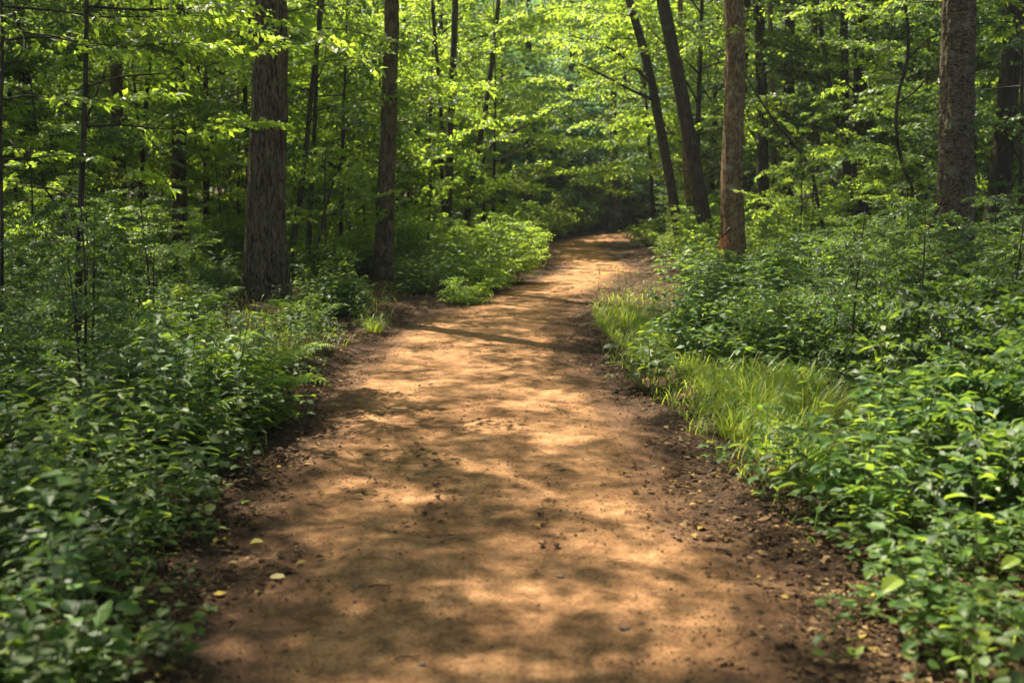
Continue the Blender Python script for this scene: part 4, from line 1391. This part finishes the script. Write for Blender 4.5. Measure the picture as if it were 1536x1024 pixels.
def plain(name, c, rough=.9, scale=40, var=.5):
    m, nt, ns, lk = new_mat(name)
    g = ns.new("ShaderNodeNewGeometry")
    n = ns.new("ShaderNodeTexNoise"); n.inputs["Scale"].default_value = scale
    lk.new(g.outputs["Position"], n.inputs["Vector"])
    rp = ramp(nt, [(.3, tuple(v * (1 - var) for v in c)), (.7, tuple(v * (1 + var * .5) for v in c))], n.outputs["Fac"])
    p = ns.new("ShaderNodeBsdfPrincipled"); p.inputs["Roughness"].default_value = rough; p.inputs["Specular IOR Level"].default_value = .2
    lk.new(rp.outputs[0], p.inputs["Base Color"])
    o = ns.new("ShaderNodeOutputMaterial"); lk.new(p.outputs[0], o.inputs[0])
    return m


M['crumb'] = plain("soil_crumb", (.14, .078, .042), scale=25, var=.75)
M['stone'] = plain("stone", (.17, .125, .085))
crumbs("soil_crumbs", "small loose crumbs of red-brown soil on the path", 60000, 501, lambda x, y: sstep(vnoise(x * 3, y * 2.2, 0, 71) + .5 * vnoise(x * 9, y * 9, 0, 72), .0, .7) * .5 + .05 + .65 * sstep(dpath(x, y), -.8, -.1) * (dpath(x, y) < .2), M['crumb'], .0018, .011)

def sticks(name, label, n, seed):
    r = np.random.default_rng(seed)
    y = 2.4 * (16 / 2.4) ** r.random(n)
    l_, r_e = edges(y)
    off = r.uniform(-1.1, .9, n)
    x = np.where(r.random(n) < .5, l_ - off, r_e + off)
    a = r.uniform(0, 6.28, n); L = r.uniform(.02, .16, n) * r.random(n) ** .5
    c = Cloud().fix()
    A = np.stack((x - np.cos(a) * L / 2, y - np.sin(a) * L / 2, np.zeros(n)), 1); B = np.stack((x + np.cos(a) * L / 2, y + np.sin(a) * L / 2, np.zeros(n)), 1)
    Mi = (A + B) / 2 + np.stack((-np.sin(a) * L * r.normal(0, .08, n), np.cos(a) * L * r.normal(0, .08, n), np.zeros(n)), 1)
    for q in (A, B, Mi): q[:, 2] = surf(q[:, 0], q[:, 1]) + .004 + r.random(n) * .006
    w = r.uniform(.0008, .0026, n)
    c.A = np.concatenate((A, Mi)); c.B = np.concatenate((Mi, B)); c.ra = np.concatenate((w, w * .9)); c.rb = np.concatenate((w * .9, w * .5))
    c.P = np.array([(0, 5, -1.0)]); c.D = np.array([(1.0, 0, 0)]); c.U = np.array([(0, 0, 1.0)]); c.S = np.array([.01])
    return tag(link(name, build(c, name, M['litter'], M['tansticks'], lod=0, seed=seed, sides=4)), label, kind="stuff")


M['tansticks'] = plain("dry_twig", (.16, .105, .065), scale=4, var=.75)
sticks("twig_litter", "thin broken twigs lying among the fallen leaves", 1500, 601)

# single fallen leaves the photograph shows
for (px, py, sz, mat, lab) in ((405, 872, .065, 'tan', "pale tan fallen leaf lying alone on the dark soil, left side of the path"), (375, 818, .06, 'yellow', "small yellow fallen leaf on the litter at left"),
                               (338, 815, .075, 'yellow', "orange-yellow fallen leaf at the edge of the plants, left"), (310, 918, .07, 'newleaf', "yellow-green fallen leaf near the bottom left plants"),
                               (374, 753, .07, 'newleaf', "green fallen leaf on the left litter margin"), (545, 752, .05, 'tan', "dry narrow leaf on the left part of the bare path"),
                               (1282, 972, .07, 'newleaf', "small green leaf on the soil at the bottom right")):
    x, y = G(px, py)
    c = Cloud(); c.leaf((0, 0, 0), (1, .1, .05), (.1, -.15, 1), sz); c.fix()
    o = link("fallen_leaf", build(c, "fallen_leaf", M[mat], None, shape='dead' if mat != 'newleaf' else 'round', lod=2, seed=int(px)))
    o.location = (x, y, float(surf(np.array(x), np.array(y))) + .012); o.rotation_euler = (0, 0, rnd.uniform(0, 6.28))
    tag(o, lab, "leaf")

# twigs lying on the path
for (px, py, L, rz, lab) in ((572, 886, .10, .2, "short dark twig on the bare path, left of centre"), (612, 993, .09, .35, "thin dark twig near the bottom edge of the path"),
                             (478, 766, .12, -.5, "pale twig among the leaf litter on the left margin"), (1085, 830, .10, 2.2, "small twig on the right margin of the path")):
    x, y = G(px, py)
    pts = [(-L / 2, 0, .004), (-L / 6, .006, .008), (L / 5, -.004, .006), (L / 2, .008, .004)]
    o = link("twig", tube_mesh("twig", M['twig'], pts, [.003, .0035, .003, .0015], sides=6, sub=3))
    o.location = (x, y, float(surf(np.array(x), np.array(y))) + .004); o.rotation_euler = (0, 0, rz)
    tag(o, lab, "twig")

# little stones
def stone_mesh(seed):
    import bmesh
    bm = bmesh.new(); bmesh.ops.create_icosphere(bm, subdivisions=2, radius=1)
    r = np.random.default_rng(seed)
    for v in bm.verts:
        n = 1 + .22 * float(vnoise(v.co.x * 1.3 + seed, v.co.y * 1.3, v.co.z * 1.3, seed))
        v.co = Vector((v.co.x * n * 1.2, v.co.y * n, v.co.z * n * .6))
    me = bpy.data.meshes.new("stone"); bm.to_mesh(me); bm.free(); me.materials.append(M['stone'])
    for p in me.polygons: p.use_smooth = True
    return me


for k, (px, py, s, lab) in enumerate(((633, 1003, .012, "small pale stone by the bottom edge of the path"), (841, 869, .014, "small dark clod of stone right of the path centre"),
                                      (936, 944, .016, "rounded stone on the lower right part of the path"), (535, 888, .012, "pebble beside the short dark twig"), (845, 712, .010, "pebble in the middle of the path further up"))):
    x, y = G(px, py)
    o = link("stone", stone_mesh(k + 3)); o.scale = (s,) * 3
    o.location = (x, y, float(surf(np.array(x), np.array(y))) + s * .3)
    tag(o, lab, "stone")

# ------------------------------------------------------------------ dead things and flowers
# leaning slab of broken wood beside the scaly trunk
Yb = 14.3
P0 = at(1392, 375, Yb)
bz = base_z(P0[0], Yb)
o = thing("broken_stump", "jagged dark red-brown broken wood leaning against the scaly trunk", "stump", (P0[0], Yb, bz))
tubes = []
for (a, b, w0, w1) in (((1378, 385), (1412, 300), .09, .02), ((1390, 390), (1418, 318), .08, .03), ((1370, 380), (1398, 330), .06, .015), ((1384, 350), (1372, 335), .03, .01)):
    A_, B_ = at(*a, Yb) - np.array((P0[0], Yb, bz)), at(*b, Yb + .1) - np.array((P0[0], Yb, bz))
    A_[2] = min(A_[2], .35) if a != (1384, 350) else A_[2]
    if a != (1384, 350): A_ = A_ - (B_ - A_) * (A_[2] + .05) / max(B_[2] - A_[2], .05)
    pts = [A_ + (B_ - A_) * t + np.array((.015 * math.sin(9 * t + w0 * 50), 0, 0)) for t in np.linspace(0, 1, 6)]
    tubes.append(tube(pts, np.linspace(w0, w1, 6), sides=12, noise=.018, nscale=10, seed=int(w0 * 100), sub=5))
link("splintered_wood", multi_tube_mesh("splintered_wood", M['deadwood'], tubes), o)

# hanging rust coloured dead leaves at the warm trunk
Yd = 17.5
P0 = at(1082, 400, Yd)
bz = base_z(P0[0], Yd)
o = thing("dead_branch", "broken side branch with rust-coloured dead leaves against the warm brown trunk", "branch", (P0[0], Yd, bz))
org = np.array((P0[0], Yd, bz))
pp = [at(1096, 342, Yd) - org, at(1086, 352, Yd) - org, at(1076, 362, Yd) - org, at(1072, 372, Yd) - org]
link("stick", tube_mesh("stick", M['deadwood'], pp, [.03, .022, .014, .008], sides=8, noise=.004, sub=4), o)
c = Cloud()
r = np.random.default_rng(8)
for k in range(90):
    q = at(r.normal(1082, 4.5), r.uniform(348, 405), Yd + r.normal(0, .05)) - org
    c.leaf(q, (r.normal(0, .4), r.normal(0, .4), -1), (r.normal(), r.normal(), .2), r.uniform(.03, .06))
c.fix()
link("dead_leaves", build(c, "dead_leaves", M['rust'], None, shape='dead', lod=1, seed=5), o)


def bloom(name, px, py, Y, mat, n, sz, lab, cat):
    p = at(px, py, Y)
    z0 = base_z(p[0], Y)
    o = thing(name, lab, cat, (p[0], Y, z0))
    h = p[2] - z0
    link("stem", tube_mesh("stem", M['stem'], [(0, 0, -.02), (.01, 0, h * .5), (0, 0, h)], [.003, .0025, .002], sides=6, sub=3), o)
    c = Cloud()
    for k in range(n):
        a = 6.283 * k / n
        c.leaf((0, 0, h), (math.cos(a), math.sin(a), .35), (0, 0, 1), sz * (.85 + .3 * ((k * 37) % 10) / 10))
    c.fix()
    link("petals", build(c, "petals", M[mat], None, shape='round', lod=2, seed=int(px)), o)


bloom("flower", 1287, 523, 9.0, 'petal', 6, .035, "small white flower head in front of the right-hand shrubs", "flower")
bloom("flower", 1311, 712, 5.9, 'orange', 5, .030, "small orange-yellow bloom low in the plants on the right", "flower")
bloom("seedling", 1399, 457, 10.0, 'newleaf', 3, .085, "tiny bright yellow-green seedling standing out from the dark shrubs at right", "plant")
bloom("seedling", 1218, 490, 11.0, 'newleaf', 5, .10, "narrow-leaved yellow-green shoot above the shrubs right of the bright grass", "plant")

# ------------------------------------------------------------------ air
m, nt, ns, lk = new_mat("air")
pv = ns.new("ShaderNodeVolumePrincipled")
pv.inputs["Color"].default_value = (.93, .97, 1, 1)
pv.inputs["Density"].default_value = .0006
pv.inputs["Anisotropy"].default_value = .0
o_ = ns.new("ShaderNodeOutputMaterial"); lk.new(pv.outputs[0], o_.inputs[1])
hv = np.array([(x, y, z) for x in (-140, 140) for y in (-60, 190) for z in (-3.5, 26)], float)
hq = np.array([(0, 1, 3, 2), (4, 6, 7, 5), (0, 4, 5, 1), (2, 3, 7, 6), (0, 2, 6, 4), (1, 5, 7, 3)])
hz = tag(link("haze", mesh_np("haze", hv, None, hq, [m], mat_q=0)), "faint bluish summer haze between the far trees", kind="stuff")
